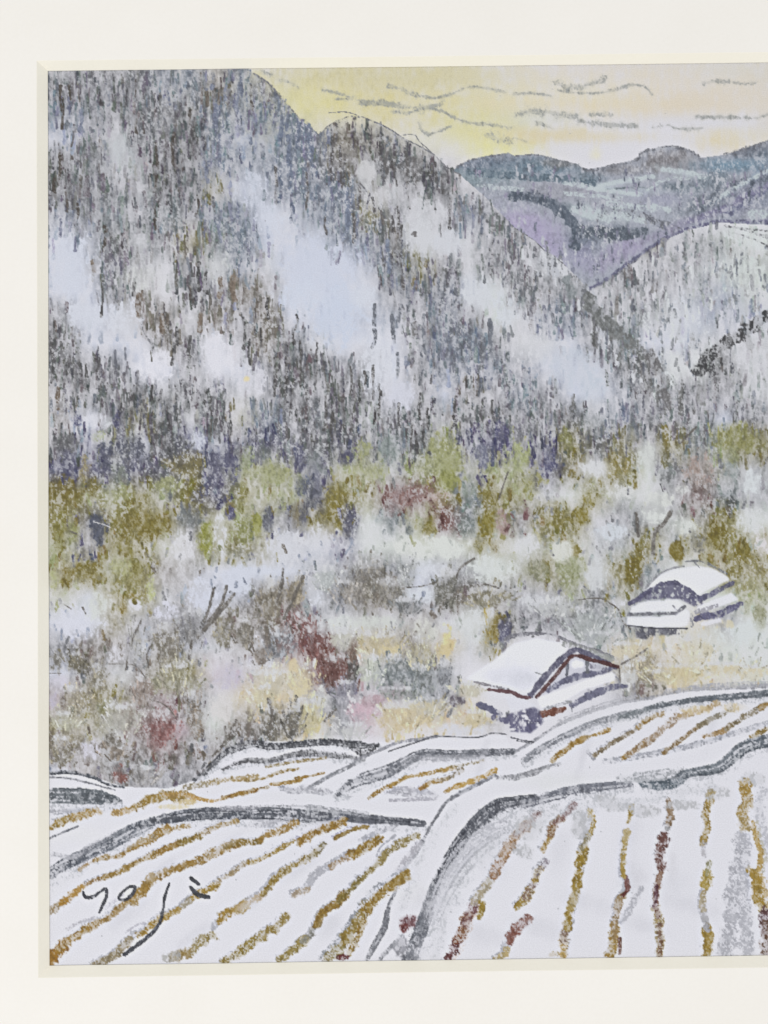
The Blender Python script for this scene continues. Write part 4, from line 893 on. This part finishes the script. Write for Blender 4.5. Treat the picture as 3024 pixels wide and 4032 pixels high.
# large left field
furrow(F_D, za((520, 650), (640, 580), (780, 560), (850, 510)), 28, [(0, .4, (170, 140, 96), .6, .8), (.3, 1, O1, .78, 1.0)], LG, .35)
furrow(F_D, za((880, 500), (960, 460), (1050, 405), (1120, 385), (1230, 365)), 38, [(0, .7, O1, .85, 1.15), (.65, 1, (176, 150, 104), .6, .6)], None)
furrow(F_D, za((560, 752), (620, 722), (750, 680), (900, 600), (1000, 555), (1050, 525)), 26, [(0, .35, (160, 132, 92), .68, .8), (.3, .85, (150, 122, 66), .8, 1.2)], LG, .45)
furrow(F_D, za((1040, 535), (1140, 490), (1250, 450), (1400, 378), (1545, 335)), 27, [(0, .3, O1, .82, 1.2), (.35, .6, (146, 124, 66), .8, 1.3), (.55, 1, (160, 136, 92), .65, .9)], LG, .5)
furrow(F_D, za((320, 925), (450, 835), (535, 765)), 40, [(0, .55, (150, 130, 98), .7, 1.0), (.4, 1, (166, 128, 64), .78, 1.0)], None)
furrow(F_D, za((320, 1250), (400, 1160), (500, 1080), (600, 1020), (720, 960), (800, 880), (870, 850)), 36, [(0, .2, (160, 118, 52), .92, 1.5), (.15, .55, (158, 126, 66), .8, 1.15), (.5, 1, (156, 126, 74), .75, .95)], LG, .5)
furrow(F_D, za((880, 850), (930, 780), (1000, 710), (1100, 660), (1250, 615), (1400, 540), (1550, 480), (1680, 465)) + zb((60, 435), (150, 400), (280, 340)), 32, [(0, .2, O1, .78, 1.5), (.15, .6, O1, .86, 1.25), (.55, .8, O2, .8, 1.0), (.75, 1, O3, .72, 1.1)], LG, .35)
furrow(F_D, za((620, 1272), (740, 1215), (850, 1110), (950, 1050), (1040, 975), (1160, 915)), 38, [(0, .4, (150, 136, 108), .7, 1.1), (.5, 1, (162, 132, 66), .75, .9)], LG, .55)
furrow(F_D, za((1200, 880), (1300, 810), (1420, 750)), 34, [(0, .35, (156, 146, 126), .6, 1.0), (.4, 1, (156, 128, 62), .82, 1.0)], LG, .5)
furrow(F_D, za((1420, 730), (1500, 680), (1600, 610)) + zb((0, 600), (130, 535), (265, 462)), 24, [(0, .45, (160, 142, 112), .62, 1.1), (.5, 1, (152, 126, 64), .8, .9)], LG, .5)
furrow(F_D, za((1095, 1225), (1150, 1215), (1205, 1195)), 52, [(.3, 1, (142, 118, 66), .78, 1.0), (0, .5, (160, 158, 156), .6, 1.0)], None)
furrow(F_D, za((1220, 1225), (1290, 1140), (1390, 1080)), 34, [(.35, 1, (146, 128, 76), .72, 1.5), (0, .4, (160, 140, 100), .5, .6)], None)
furrow(F_D, za((1400, 1040), (1450, 970), (1510, 930), (1600, 880), (1680, 840)) + zb((100, 760), (170, 680), (300, 605), (400, 540), (455, 490)), 36, [(.1, .35, (158, 126, 56), .88, 1.4), (.3, .5, (176, 152, 116), .6, 1.0), (.5, .9, (148, 124, 62), .8, 1.0), (.85, 1, (138, 126, 92), .65, .9)], LG, .55)
furrow(F_D, za((1470, 1255), (1580, 1180), (1680, 1110)) + zb((80, 1065), (140, 1030), (205, 955)), 40, [(0, .5, (148, 128, 66), .8, 1.2), (.45, .75, (170, 156, 124), .6, .9), (.7, 1, (152, 132, 80), .75, 1.1)], LG, .4)
furrow(F_D, zb((265, 815), (340, 780), (420, 685), (550, 600), (680, 530), (820, 455)), 36, [(0, .2, (170, 154, 134), .6, 1.0), (.55, .8, (158, 134, 104), .62, .9), (.75, 1, (156, 126, 56), .85, 1.25)], LG, .68)
furrow(F_D, zb((170, 1240), (280, 1150), (370, 1080), (440, 950), (550, 860), (680, 730), (800, 620), (900, 520), (1065, 428)), 34, [(0, .22, (146, 128, 72), .75, 1.2), (.2, .32, (140, 138, 130), .62, 1.0), (.32, .55, (148, 118, 54), .85, 1.2), (.5, .75, (138, 122, 72), .75, .9), (.7, 1, (142, 126, 78), .74, 1.1)], LG, .55)
furrow(F_D, zb((480, 1240), (560, 1170), (640, 1060), (720, 930), (800, 830), (900, 760), (995, 690)), 52, [(0, .3, (146, 132, 88), .66, 1.2), (.25, .6, (140, 118, 60), .72, 1.1), (.55, 1, (152, 124, 60), .84, .95)], (150, 152, 158), .55, (-14, -10))
furrow(F_D, zb((620, 1190), (680, 1090), (720, 990)), 36, full((152, 124, 58), .78), None)
furrow(F_D, zb((550, 1225), (600, 1220)), 26, full((112, 66, 62), .8), None)
furrow(F_D, zb((300, 465), (370, 420), (450, 385), (575, 340)), 40, [(.05, 1, O1, .88, 1.1)], (176, 174, 190), .45)
furrow(F_D, zb((535, 445), (600, 410), (660, 385), (735, 372)), 22, [(0, 1, O2, .85, 1.0)], (170, 168, 186), .5)
furrow(F_D, zb((690, 460), (800, 410), (930, 360)), 26, [(0, 1, (168, 168, 176), .55, 1.0)], None)
furrow(F_D, zb((800, 560), (830, 500), (920, 430)), 12, [(0, 1, (170, 170, 178), .7, 1.0)], None)
furrow(F_D, zb((940, 650), (1000, 580), (1070, 480)), 34, [(0, 1, (174, 172, 180), .6, 1.0)], None)
furrow(F_D, za((440, 1040), (520, 1000), (620, 970)), 18, full((186, 184, 192), .5), None)
furrow(F_D, za((820, 1060), (900, 1010), (950, 1000)), 10, full((190, 188, 198), .55), None)
furrow(F_D, za((690, 900), (760, 850), (800, 820)), 24, full((190, 188, 198), .45), None)
# large right field
RB, MB_ = (124, 86, 66), (104, 68, 68)
furrow(F_E, zb((1275, 1225), (1330, 1120), (1370, 1030), (1400, 960), (1430, 880)), 46, [(0, .4, MB_, .7, 1.1), (.3, .75, (130, 84, 52), .8, 1.2), (.6, 1, (120, 88, 88), .6, 1.0)], (206, 188, 180), .5, (10, 5))
furrow(F_E, zb((1440, 860), (1490, 800), (1540, 730)), 44, [(.0, 1, (176, 164, 140), .55, 1.0)], LG, .5)
furrow(F_E, zb((1470, 970), (1490, 920), (1490, 870)), 28, full((152, 128, 62), .8), None)
furrow(F_E, zb((1570, 680), (1600, 610), (1650, 530)) + zc((20, 420), (90, 360), (150, 290)), 44, [(0, .5, (138, 92, 52), .74, 1.1), (.35, .8, (150, 116, 80), .66, 1.1), (.6, 1, (122, 94, 90), .6, .9)], LG, .5)
furrow(F_E, zb((1590, 1235), (1640, 1200), (1660, 1140)) + zc((10, 1050), (80, 980)), 40, [(0, .35, (176, 156, 110), .6, 1.0), (.6, 1, (112, 66, 54), .85, 1.3)], LG, .6)
furrow(F_E, zc((20, 900), (80, 830), (130, 740), (160, 660), (210, 600)), 36, [(0, .4, (156, 130, 66), .8, 1.1), (.25, .6, (142, 120, 110), .6, 1.0), (.55, .8, (156, 132, 74), .75, 1.0), (.7, 1, (150, 140, 150), .5, .8)], LG, .5)
furrow(F_E, zc((190, 520), (235, 440), (260, 360), (310, 320), (390, 230)), 34, [(0, .45, (170, 140, 82), .7, .9), (.35, .75, (132, 100, 72), .75, 1.3), (.6, 1, (128, 96, 94), .62, .9)], LG, .55)
furrow(F_E, zc((240, 1210), (320, 1195)), 26, full((170, 150, 110), .65), None)
furrow(F_E, zc((318, 1215), (335, 1050), (365, 920), (400, 780), (430, 600), (455, 510)), 38, [(0, .18, (186, 158, 100), .7, 1.1), (.14, .28, (126, 104, 92), .72, 1.1), (.24, 1, (156, 130, 58), .9, 1.25)], LG, .5, (6, 4))
furrow(F_E, zc((440, 520), (480, 440), (520, 350), (500, 270)), 30, [(0, .5, (150, 140, 112), .62, 1.0), (.45, 1, (162, 136, 68), .78, 1.0)], LG, .5)
furrow(F_E, zc((625, 1215), (655, 1090), (665, 960), (690, 850), (740, 780), (730, 700)), 34, [(0, .3, (158, 128, 66), .78, 1.5), (.2, .7, (150, 126, 92), .7, 1.0), (.7, 1, (112, 70, 64), .8, .7)], LG, .6)
furrow(F_E, zc((715, 690), (715, 600), (722, 500), (735, 400)), 28, [(0, 1, (154, 128, 58), .86, 1.0)], LG, .5, (-8, 0))
furrow(F_E, zc((690, 1200), (690, 1100)), 20, full((120, 90, 78), .66), None)
furrow(F_E, zc((745, 340), (760, 290), (770, 235)), 26, full((156, 130, 62), .84), None)
furrow(F_E, zc((700, 1000), (760, 900), (830, 770)), 36, full((182, 182, 190), .6), None)
furrow(F_E, zc((950, 1215), (955, 1080), (940, 960), (920, 860), (940, 740), (965, 640)), 32, [(0, .5, (160, 138, 86), .7, 1.3), (0, .3, (118, 90, 74), .66, .9), (.4, .7, (112, 76, 72), .74, .9), (.6, 1, (140, 110, 92), .74, 1.1)], LG, .35)
furrow(F_E, zc((915, 890), (925, 820), (930, 760)), 22, full((88, 58, 66), .8), None)
furrow(F_E, zc((965, 640), (950, 560), (960, 490), (985, 430)), 48, [(0, 1, (110, 78, 72), .82, 1.1)], LG, .4)
furrow(F_E, zc((1005, 380), (1020, 290), (1005, 200)), 34, [(0, .4, (160, 158, 160), .5, 1.0), (.3, 1, (142, 118, 92), .74, 1.0)], LG, .5)
furrow(F_E, zc((1255, 1210), (1265, 1120), (1265, 1030)), 40, [(0, 1, (152, 126, 58), .9, 1.1)], None)
furrow(F_E, zc((1265, 1040), (1240, 930), (1230, 840), (1250, 770)), 30, [(0, .5, (170, 168, 172), .6, 1.0), (.4, 1, (172, 156, 120), .62, .9)], LG, .5)
furrow(F_E, zc((1250, 750), (1265, 690), (1275, 610)), 46, [(0, .65, (154, 130, 56), .88, 1.2), (.6, 1, (150, 146, 118), .5, .7)], None)
furrow(F_E, zc((1235, 470), (1265, 380), (1255, 300), (1275, 210), (1290, 150)), 36, [(0, 1, (154, 128, 66), .86, 1.1)], LG, .4)
furrow(F_E, zc((1245, 560), (1240, 480)), 26, full((186, 184, 190), .5), None)
for pts, w_, cv in [(zc((1400, 1210), (1420, 1000), (1440, 760)), 70, .52), (zc((1520, 1210), (1510, 1000), (1500, 780), (1490, 560), (1480, 440)), 66, .62), (zc((1350, 1200), (1370, 1080)), 40, .45), (zc((1430, 660), (1480, 520)), 50, .45), (zc((1640, 520), (1600, 300), (1620, 150)), 50, .55)]:
    furrow(F_E, pts, w_, [(0, 1, (176, 176, 184), cv, 1.1)], None)
furrow(F_E, zc((1510, 90), (1520, 180), (1500, 290), (1505, 360)), 42, [(0, .9, (160, 130, 66), .82, 1.3), (.5, 1, (160, 140, 96), .6, 1.5)], LG, .5)
furrow(F_E, zc((1560, 340), (1585, 450), (1615, 560), (1600, 650)), 24, [(0, 1, (170, 142, 82), .74, 1.1)], (186, 182, 170), .5, (14, 4))
furrow(F_E, zc((1560, 660), (1590, 740), (1590, 830), (1620, 900)), 50, [(0, 1, (158, 130, 62), .82, 1.1)], (190, 170, 130), .6, (16, 10))
furrow(F_E, zc((1640, 930), (1645, 1050), (1650, 1210)), 50, [(0, .5, (94, 68, 72), .85, 1.2), (.4, 1, (112, 88, 74), .72, 1.1)], None)
for i, xx in enumerate((1860, 2060, 2250)):          # rows that run on under the right of the mat window
    furrow(F_E, zc((xx + 60, 1210), (xx + 30, 900), (xx + 10, 600), (xx - 20, 300), (xx - 10, 120)), 36, [(0, .35, O2, .8, 1.2), (.3, .6, RB, .7, 1.0), (.55, 1, O1, .8, 1.1)], LG, .5)
for x, y, rx, ry, cv in [(700, 245, 130, 40, .45), (860, 270, 120, 50, .42), (1110, 230, 130, 45, .48), (1330, 150, 100, 60, .42), (440, 370, 90, 120, .5), (100, 380, 120, 120, .42), (60, 530, 90, 70, .38), (1560, 60, 90, 60, .4), (600, 200, 90, 60, .35)]:
    zbl(zc, x, y, rx, ry, (184, 184, 188), cv + .08)
for x, y, rx, ry in [(800, 720, 60, 90), (1040, 620, 30, 110)]:
    zw(zc, x, y, rx, ry, (205, 203, 210), .5)

for x, y, rx, ry in [(500, 3600, 90, 30), (760, 3690, 90, 26), (980, 3560, 80, 24), (640, 3420, 100, 20), (1180, 3420, 90, 22), (1300, 3640, 60, 40), (1700, 3560, 60, 60), (1900, 3680, 40, 90), (2130, 3650, 36, 110), (2330, 3560, 36, 110),
                    (2520, 3640, 34, 100), (2700, 3560, 36, 120), (1950, 3400, 70, 50), (2200, 3350, 80, 40), (2480, 3300, 90, 36), (1650, 3750, 50, 30), (880, 3330, 110, 16), (1900, 2990, 90, 16), (2300, 2960, 110, 18), (2800, 2870, 90, 16)]:
    wash(x, y, rx, ry, (204, 203, 211), .5, -35 if x < 1500 else -75)
for pts, w_, cv in [(zb((1180, 1200), (1260, 900), (1380, 680), (1560, 500)) + zc((120, 330), (500, 240)), 90, .34), (zc((520, 230), (900, 190), (1300, 110)), 70, .32), (zb((960, 900), (1060, 640), (1180, 420), (1300, 260)), 60, .22), (za((420, 720), (700, 560), (1000, 430)), 46, .26)]:
    line(pts, w_, (190, 191, 197), cov=cv, op=.7, grain='g', mod=.7, wob=.7, core=.05, under=.7)
# ---- huts
H1 = add_label('hut', None, 'nearer drawn hut with a deep snowy roof and maroon bargeboards')
H2 = add_label('hut', None, 'farther drawn hut with two snowy roof tiers and a violet gable')
SNOW = (226, 226, 237)
VI, MA = (94, 92, 114), (92, 62, 62)
zw(z9, 330, 1200, 330, 130, (206, 205, 214), .8)
h1r = add_label('roof', H1, 'snow-covered roof'); h1g = add_label('gable', H1); h1w = add_label('wall', H1); h1b = add_label('bargeboard', H1, 'maroon bargeboard'); h1l = add_label('lower_roof', H1, 'snow on the lower roof')
poly(z9((-20, 830), (150, 830), (300, 850), (640, 985), (690, 1050), (700, 1150), (730, 1170), (330, 1330), (190, 1420), (100, 1490), (-20, 1480)) + z8((1620, 1390), (1450, 1280), (1400, 1120), (1560, 990)), lab=H1)
poly(z9((0, 885), (150, 850), (320, 885), (345, 925), (240, 1040), (100, 1215), (40, 1215), (0, 1195)) + z8((1640, 1190), (1530, 1165), (1385, 1112), (1560, 1000), (1655, 915)), SNOW, .97, lab=h1r)
zw(z9, 40, 1110, 130, 70, (198, 199, 210), .7); zw(z8, 1590, 1090, 70, 50, (208, 208, 218), .6)
line(z9((-60, 860), (0, 835), (130, 820), (260, 830), (400, 890), (550, 935), (645, 975)), [14, 22, 16, 12, 16, 16, 12], (122, 121, 130), cov=.78, mod=.4, lab=h1r)
line(z9((330, 890), (420, 905), (560, 955), (640, 990)), 26, (150, 152, 150), cov=.55, mod=.3)
poly(z9((390, 965), (620, 1040), (640, 1060), (420, 1120), (200, 1220), (170, 1220)), (196, 196, 210), .7, lab=h1g)
line(z9((230, 1190), (330, 1130), (440, 1095), (560, 1075), (640, 1045)), [30, 34, 30, 26, 18], (104, 104, 128), cov=.8, mod=.4, under=.5)
line(z9((500, 1030), (600, 1050)), 22, (120, 118, 134), cov=.5)
line(z9((350, 1025), (345, 1090)), 17, (112, 114, 126), cov=.85, mod=.1)
line(z9((475, 1000), (480, 1070)), 17, (118, 120, 128), cov=.85, mod=.1)
poly(z9((378, 1008), (400, 990), (458, 1006), (455, 1040), (390, 1050), (372, 1030)), (230, 229, 238), .95)
line(z9((110, 1225), (200, 1110), (300, 1000), (385, 935), (430, 930), (550, 985), (665, 1045)), [28, 30, 30, 30, 26, 24, 18], VI, cov=1.0, mod=.2, under=.6, lab=h1b)
line(z9((150, 1235), (250, 1120), (330, 1020), (390, 965), (500, 990), (680, 1038)), [20, 20, 19, 19, 20, 18], MA, cov=1.05, mod=.1, wob=.3, lab=h1b)
poly(z9((150, 1240), (350, 1170), (500, 1110), (635, 1070), (668, 1090), (655, 1130), (450, 1190), (330, 1265), (180, 1310), (160, 1280)), (228, 227, 236), .97, lab=h1l)
line(z9((375, 1290), (500, 1225), (650, 1172), (735, 1165)), [30, 36, 28, 14], (106, 106, 130), cov=.85, under=.5, lab=h1w)
line(z9((650, 1070), (690, 1150)), 10, (140, 140, 150), cov=.6)
line(z9((200, 1310), (380, 1260)), 14, (150, 150, 156), cov=.6)
line(z9((180, 1350), (250, 1335), (330, 1310)), [34, 32, 24], (118, 72, 58), cov=.95, mod=.2, lab=h1w)
line(z8((1440, 1135), (1540, 1160), (1659, 1185)), 14, (140, 136, 142), cov=.75, lab=h1r)
line(z8((1535, 1185), (1600, 1195), (1690, 1205)) + z9((50, 1235), (105, 1240)), [14, 18, 19, 19, 14], (100, 70, 74), cov=.95, mod=.15, lab=h1b)
poly(z9((-60, 1230), (60, 1250), (150, 1290), (140, 1310), (-20, 1330)), (216, 216, 226), .9, lab=h1l)
poly(z9((-50, 1350), (130, 1300), (165, 1320), (195, 1400), (110, 1470), (-30, 1460)), (100, 98, 126), .95, cov=1.0, grain='v', lab=h1w)
line(z8((1465, 1280), (1530, 1310), (1610, 1345)), [28, 30, 26], (96, 96, 122), cov=.85, lab=h1w)
line(z8((1570, 1370), (1640, 1390), (1700, 1410)), 30, (102, 100, 128), cov=.75, lab=h1w)
line(z9((-20, 1500), (70, 1520), (130, 1530)), 7, (96, 96, 104), cov=.8)
line(z9((20, 1520), (100, 1535)), 7, (96, 96, 104), cov=.8)
line(z9((370, 1270), (380, 1330)), 6, (130, 130, 140), cov=.7)
line(z9((140, 1075), (180, 1088)), 5, (150, 152, 156), cov=.6)

h2r = add_label('roof', H2, 'rounded snow-covered upper roof'); h2g = add_label('gable', H2, 'violet gable under the upper roof'); h2l = add_label('lower_roof', H2, 'snow-covered lower roof'); h2w = add_label('wall', H2)
poly(z9((740, 640), (870, 540), (960, 430), (1120, 370), (1250, 370), (1430, 470), (1490, 620), (1370, 750), (1130, 780), (1100, 860), (800, 860), (740, 770)), lab=H2)
poly(z9((860, 545), (900, 480), (960, 435), (1050, 400), (1200, 380), (1300, 395), (1385, 440), (1410, 470), (1300, 520), (1200, 565), (1150, 525), (1060, 480), (980, 490)), SNOW, .97, lab=h2r)
line(z9((860, 525), (920, 460), (980, 415), (1050, 390), (1110, 380)), 9, (150, 150, 158), cov=.75)
line(z9((1120, 352), (1190, 345), (1260, 362), (1390, 430)), [8, 8, 14, 10], (130, 132, 136), cov=.75)
line(z9((1180, 355), (1210, 390)), 6, (140, 140, 146), cov=.7)
poly(z9((780, 620), (860, 560), (960, 500), (1050, 485), (1140, 530), (1240, 630), (1190, 650), (1090, 600), (1000, 590), (880, 600)), (104, 102, 128), .92, cov=.85, grain='v', lab=h2g)
line(z9((755, 625), (860, 560), (960, 500), (1050, 487), (1140, 530), (1210, 600)), [22, 22, 22, 20, 20, 22], (98, 96, 124), cov=.9, mod=.3, lab=h2g, sm=False)
line(z9((1150, 590), (1210, 600), (1320, 545), (1430, 490)), [22, 30, 24, 24], (98, 97, 124), cov=.86, mod=.3, lab=h2g)
poly(z9((770, 645), (850, 610), (1070, 600), (1110, 640), (1070, 672), (900, 682), (755, 688)), SNOW, .97, lab=h2l)
line(z9((745, 695), (880, 692), (1060, 690)), [18, 16, 14], (122, 122, 132), cov=.78, mod=.3)
line(z9((1055, 695), (1115, 645)), 16, (126, 126, 136), cov=.8)
line(z9((1040, 640), (1060, 670)), 9, (150, 150, 158), cov=.6)
poly(z9((740, 712), (1040, 706), (1125, 662), (1150, 690), (1130, 772), (900, 782), (738, 765)), SNOW, .97, lab=h2l)
poly(z9((1200, 640), (1330, 590), (1420, 555), (1465, 600), (1300, 660), (1200, 690)), (224, 224, 234), .95, lab=h2l)
line(z9((1190, 725), (1260, 705), (1350, 690), (1480, 625)), [28, 34, 34, 24], (98, 96, 128), cov=.88, mod=.25, lab=h2w)
line(z9((1190, 680), (1320, 640)), 22, (160, 158, 168), cov=.55)
line(z9((1160, 700), (1160, 770)), 16, (150, 150, 158), cov=.55)
line(z9((745, 768), (900, 785), (1130, 788)), 9, (84, 84, 92), cov=.95, mod=.15, wob=.25)
poly(z9((785, 785), (1110, 790), (1090, 825), (900, 835), (860, 862), (800, 845)), (98, 98, 110), .9, cov=.8, grain='v', lab=h2w)
poly(z9((1210, 750), (1350, 715), (1360, 745), (1230, 775)), (222, 221, 230), .9)

# ---- signature
SG = add_label('signature', None, 'handwritten charcoal signature reading yoji')
INKC = (78, 79, 85)
for pts, w_ in [(za((542, 795), (555, 828), (600, 832), (655, 795), (690, 778), (695, 830), (668, 890), (650, 930)), [14, 18, 17, 13, 15, 16, 16, 13]),
                (za((882, 758), (835, 768), (785, 815), (782, 845), (830, 842), (872, 800), (884, 762)), [14, 14, 15, 16, 15, 15, 14]),
                (za((1106, 742), (1075, 830), (1062, 930), (1030, 1020), (960, 1095), (880, 1155), (812, 1205)), [12, 14, 16, 18, 20, 20, 18])]:
    line(pts, w_, INKC, cov=.92, mod=.2, wob=.35, grain='g', lab=add_label('letter', SG))
li = add_label('letter', SG)
line(za((1246, 765), (1285, 810), (1362, 832)), [15, 21, 20], INKC, cov=1.0, mod=.2, wob=.35, grain='g', lab=li)
line(za((1246, 706), (1296, 746)), 19, INKC, cov=1.0, mod=.2, wob=.35, grain='g', lab=li)

# ---- specks of loose pigment and the slight yellowing of the sheet
for _ in range(180):
    x, y = R.uniform(200, 3380), R.uniform(300, 3780)
    blob(x, y, R.uniform(2, 5), R.uniform(2, 5), np.array((150, 150, 155)) + R.normal(0, 14), cov=.9, op=R.uniform(.1, .4), wob=.2)

# ---- the tooth of the paper: pigment misses the hollows and thickens on the ridges
G2 = equal(.8 * noise(5.5, 7.5) + .8 * noise(12, 20) + .3 * R.random((NY, NX)))
lum = CAN.mean(-1)
pig = np.clip((0.80 - lum) / 0.22, 0, 1)
rub = np.clip(0.45 + 1.0 * (MOD2 - .25), .25, 1.1) * np.where((LAB == L_SKY) | ((LAB > L_BRUSH) & (LAB < L_CLOUD_END)), .3, 1.0) * np.where(LAB >= H1, .45, 1.0)
a = 0.60 * sst(.68, .90, G2) * pig * rub
CAN += (np.array((206, 206, 211), np.float32) / 255 - CAN) * a[..., None].astype(np.float32)
CAN *= (1 - 0.13 * sst(.36, .06, G2) * pig)[..., None].astype(np.float32)
def box(a, r):
    for ax in (0, 1):
        n = a.shape[ax]; c = np.cumsum(np.concatenate([np.zeros_like(np.take(a, [0], ax)), a], ax), ax, dtype=np.float64)
        hi = np.minimum(np.arange(n) + r + 1, n); lo = np.maximum(np.arange(n) - r, 0)
        sh = [1] * a.ndim; sh[ax] = n
        a = ((np.take(c, hi, ax) - np.take(c, lo, ax)) / (hi - lo).reshape(sh)).astype(np.float32)
    return a
CAN += (CAN - box(box(CAN, 4), 4)) * np.where(YY > 2900, .22, np.where(YY > 1750, .12, .2))[..., None].astype(np.float32)
np.clip(CAN, 0.2, 0.905, out=CAN)
lum = CAN.mean(-1, keepdims=True)
CAN[:] = lum + (CAN - lum) * np.where(YY > 2850, .92, np.where((LAB == L_FAR), 1.0, np.where(YY < 640, .84, np.where((YY > 1700) & (YY < 2330), .78, .84))))[..., None].astype(np.float32)

# ------------------------------------------------------------------ canvas -> sheets of paper, one mesh per drawn thing
ILLUM = 1.07                                            # what the light makes of a white sheet here
col = np.ones((NY, NX, 4), np.float32)
col[..., :3] = np.clip(srgb2lin(np.clip(CAN, 0, 1)) / ILLUM, 0.01, 0.95)
gx, gy = unproject(XX.astype(np.float64), YY.astype(np.float64))
relief = (GR - 0.5) * 0.35
co = np.stack([gx * PX, gy * PX, relief * PX], -1).reshape(-1, 3).astype(np.float32)
colf = col.reshape(-1, 4)
root = empty('landscape_drawing', 'pastel drawing of snowy terraced fields, two huts and misty wooded mountains', 'drawing')

cl = LAB[:-1, :-1].ravel()
jj, ii = np.divmod(np.arange(cl.size), NX - 1)
v00 = jj * NX + ii
quads = np.stack([v00, v00 + NX, v00 + NX + 1, v00 + 1], -1)
order = np.argsort(cl, kind='stable')
cnt = np.bincount(cl, minlength=len(LABELS))
start = np.concatenate([[0], np.cumsum(cnt)])

OBJ = {}
def build(li):
    name, par, label = LABELS[li]
    q = quads[order[start[li]:start[li + 1]]]
    uq, inv = np.unique(q, return_inverse=True)
    n = len(q)
    me = bpy.data.meshes.new(name)
    me.vertices.add(len(uq)); me.vertices.foreach_set('co', co[uq].ravel())
    me.loops.add(n * 4); me.loops.foreach_set('vertex_index', inv.ravel().astype(np.int32))
    me.polygons.add(n); me.polygons.foreach_set('loop_start', np.arange(0, n * 4, 4, dtype=np.int32))
    me.update(calc_edges=True)
    at = me.color_attributes.new('pigment', 'FLOAT_COLOR', 'POINT')
    at.data.foreach_set('color', colf[uq].ravel())
    me.materials.append(MAT_PAPER)
    o = bpy.data.objects.new(name, me)
    sc.collection.objects.link(o)
    if label:
        o['label'] = label
    return o

for li in range(len(LABELS)):
    par = LABELS[li][1]
    if cnt[li] < 6 and not any(l[1] == li for l in LABELS):
        continue
    if cnt[li] == 0:
        o = bpy.data.objects.new(LABELS[li][0], None); o.empty_display_size = .01; sc.collection.objects.link(o)
        if LABELS[li][2]:
            o['label'] = LABELS[li][2]
    else:
        o = build(li)
    o.parent = OBJ[par] if par is not None else root
    OBJ[li] = o
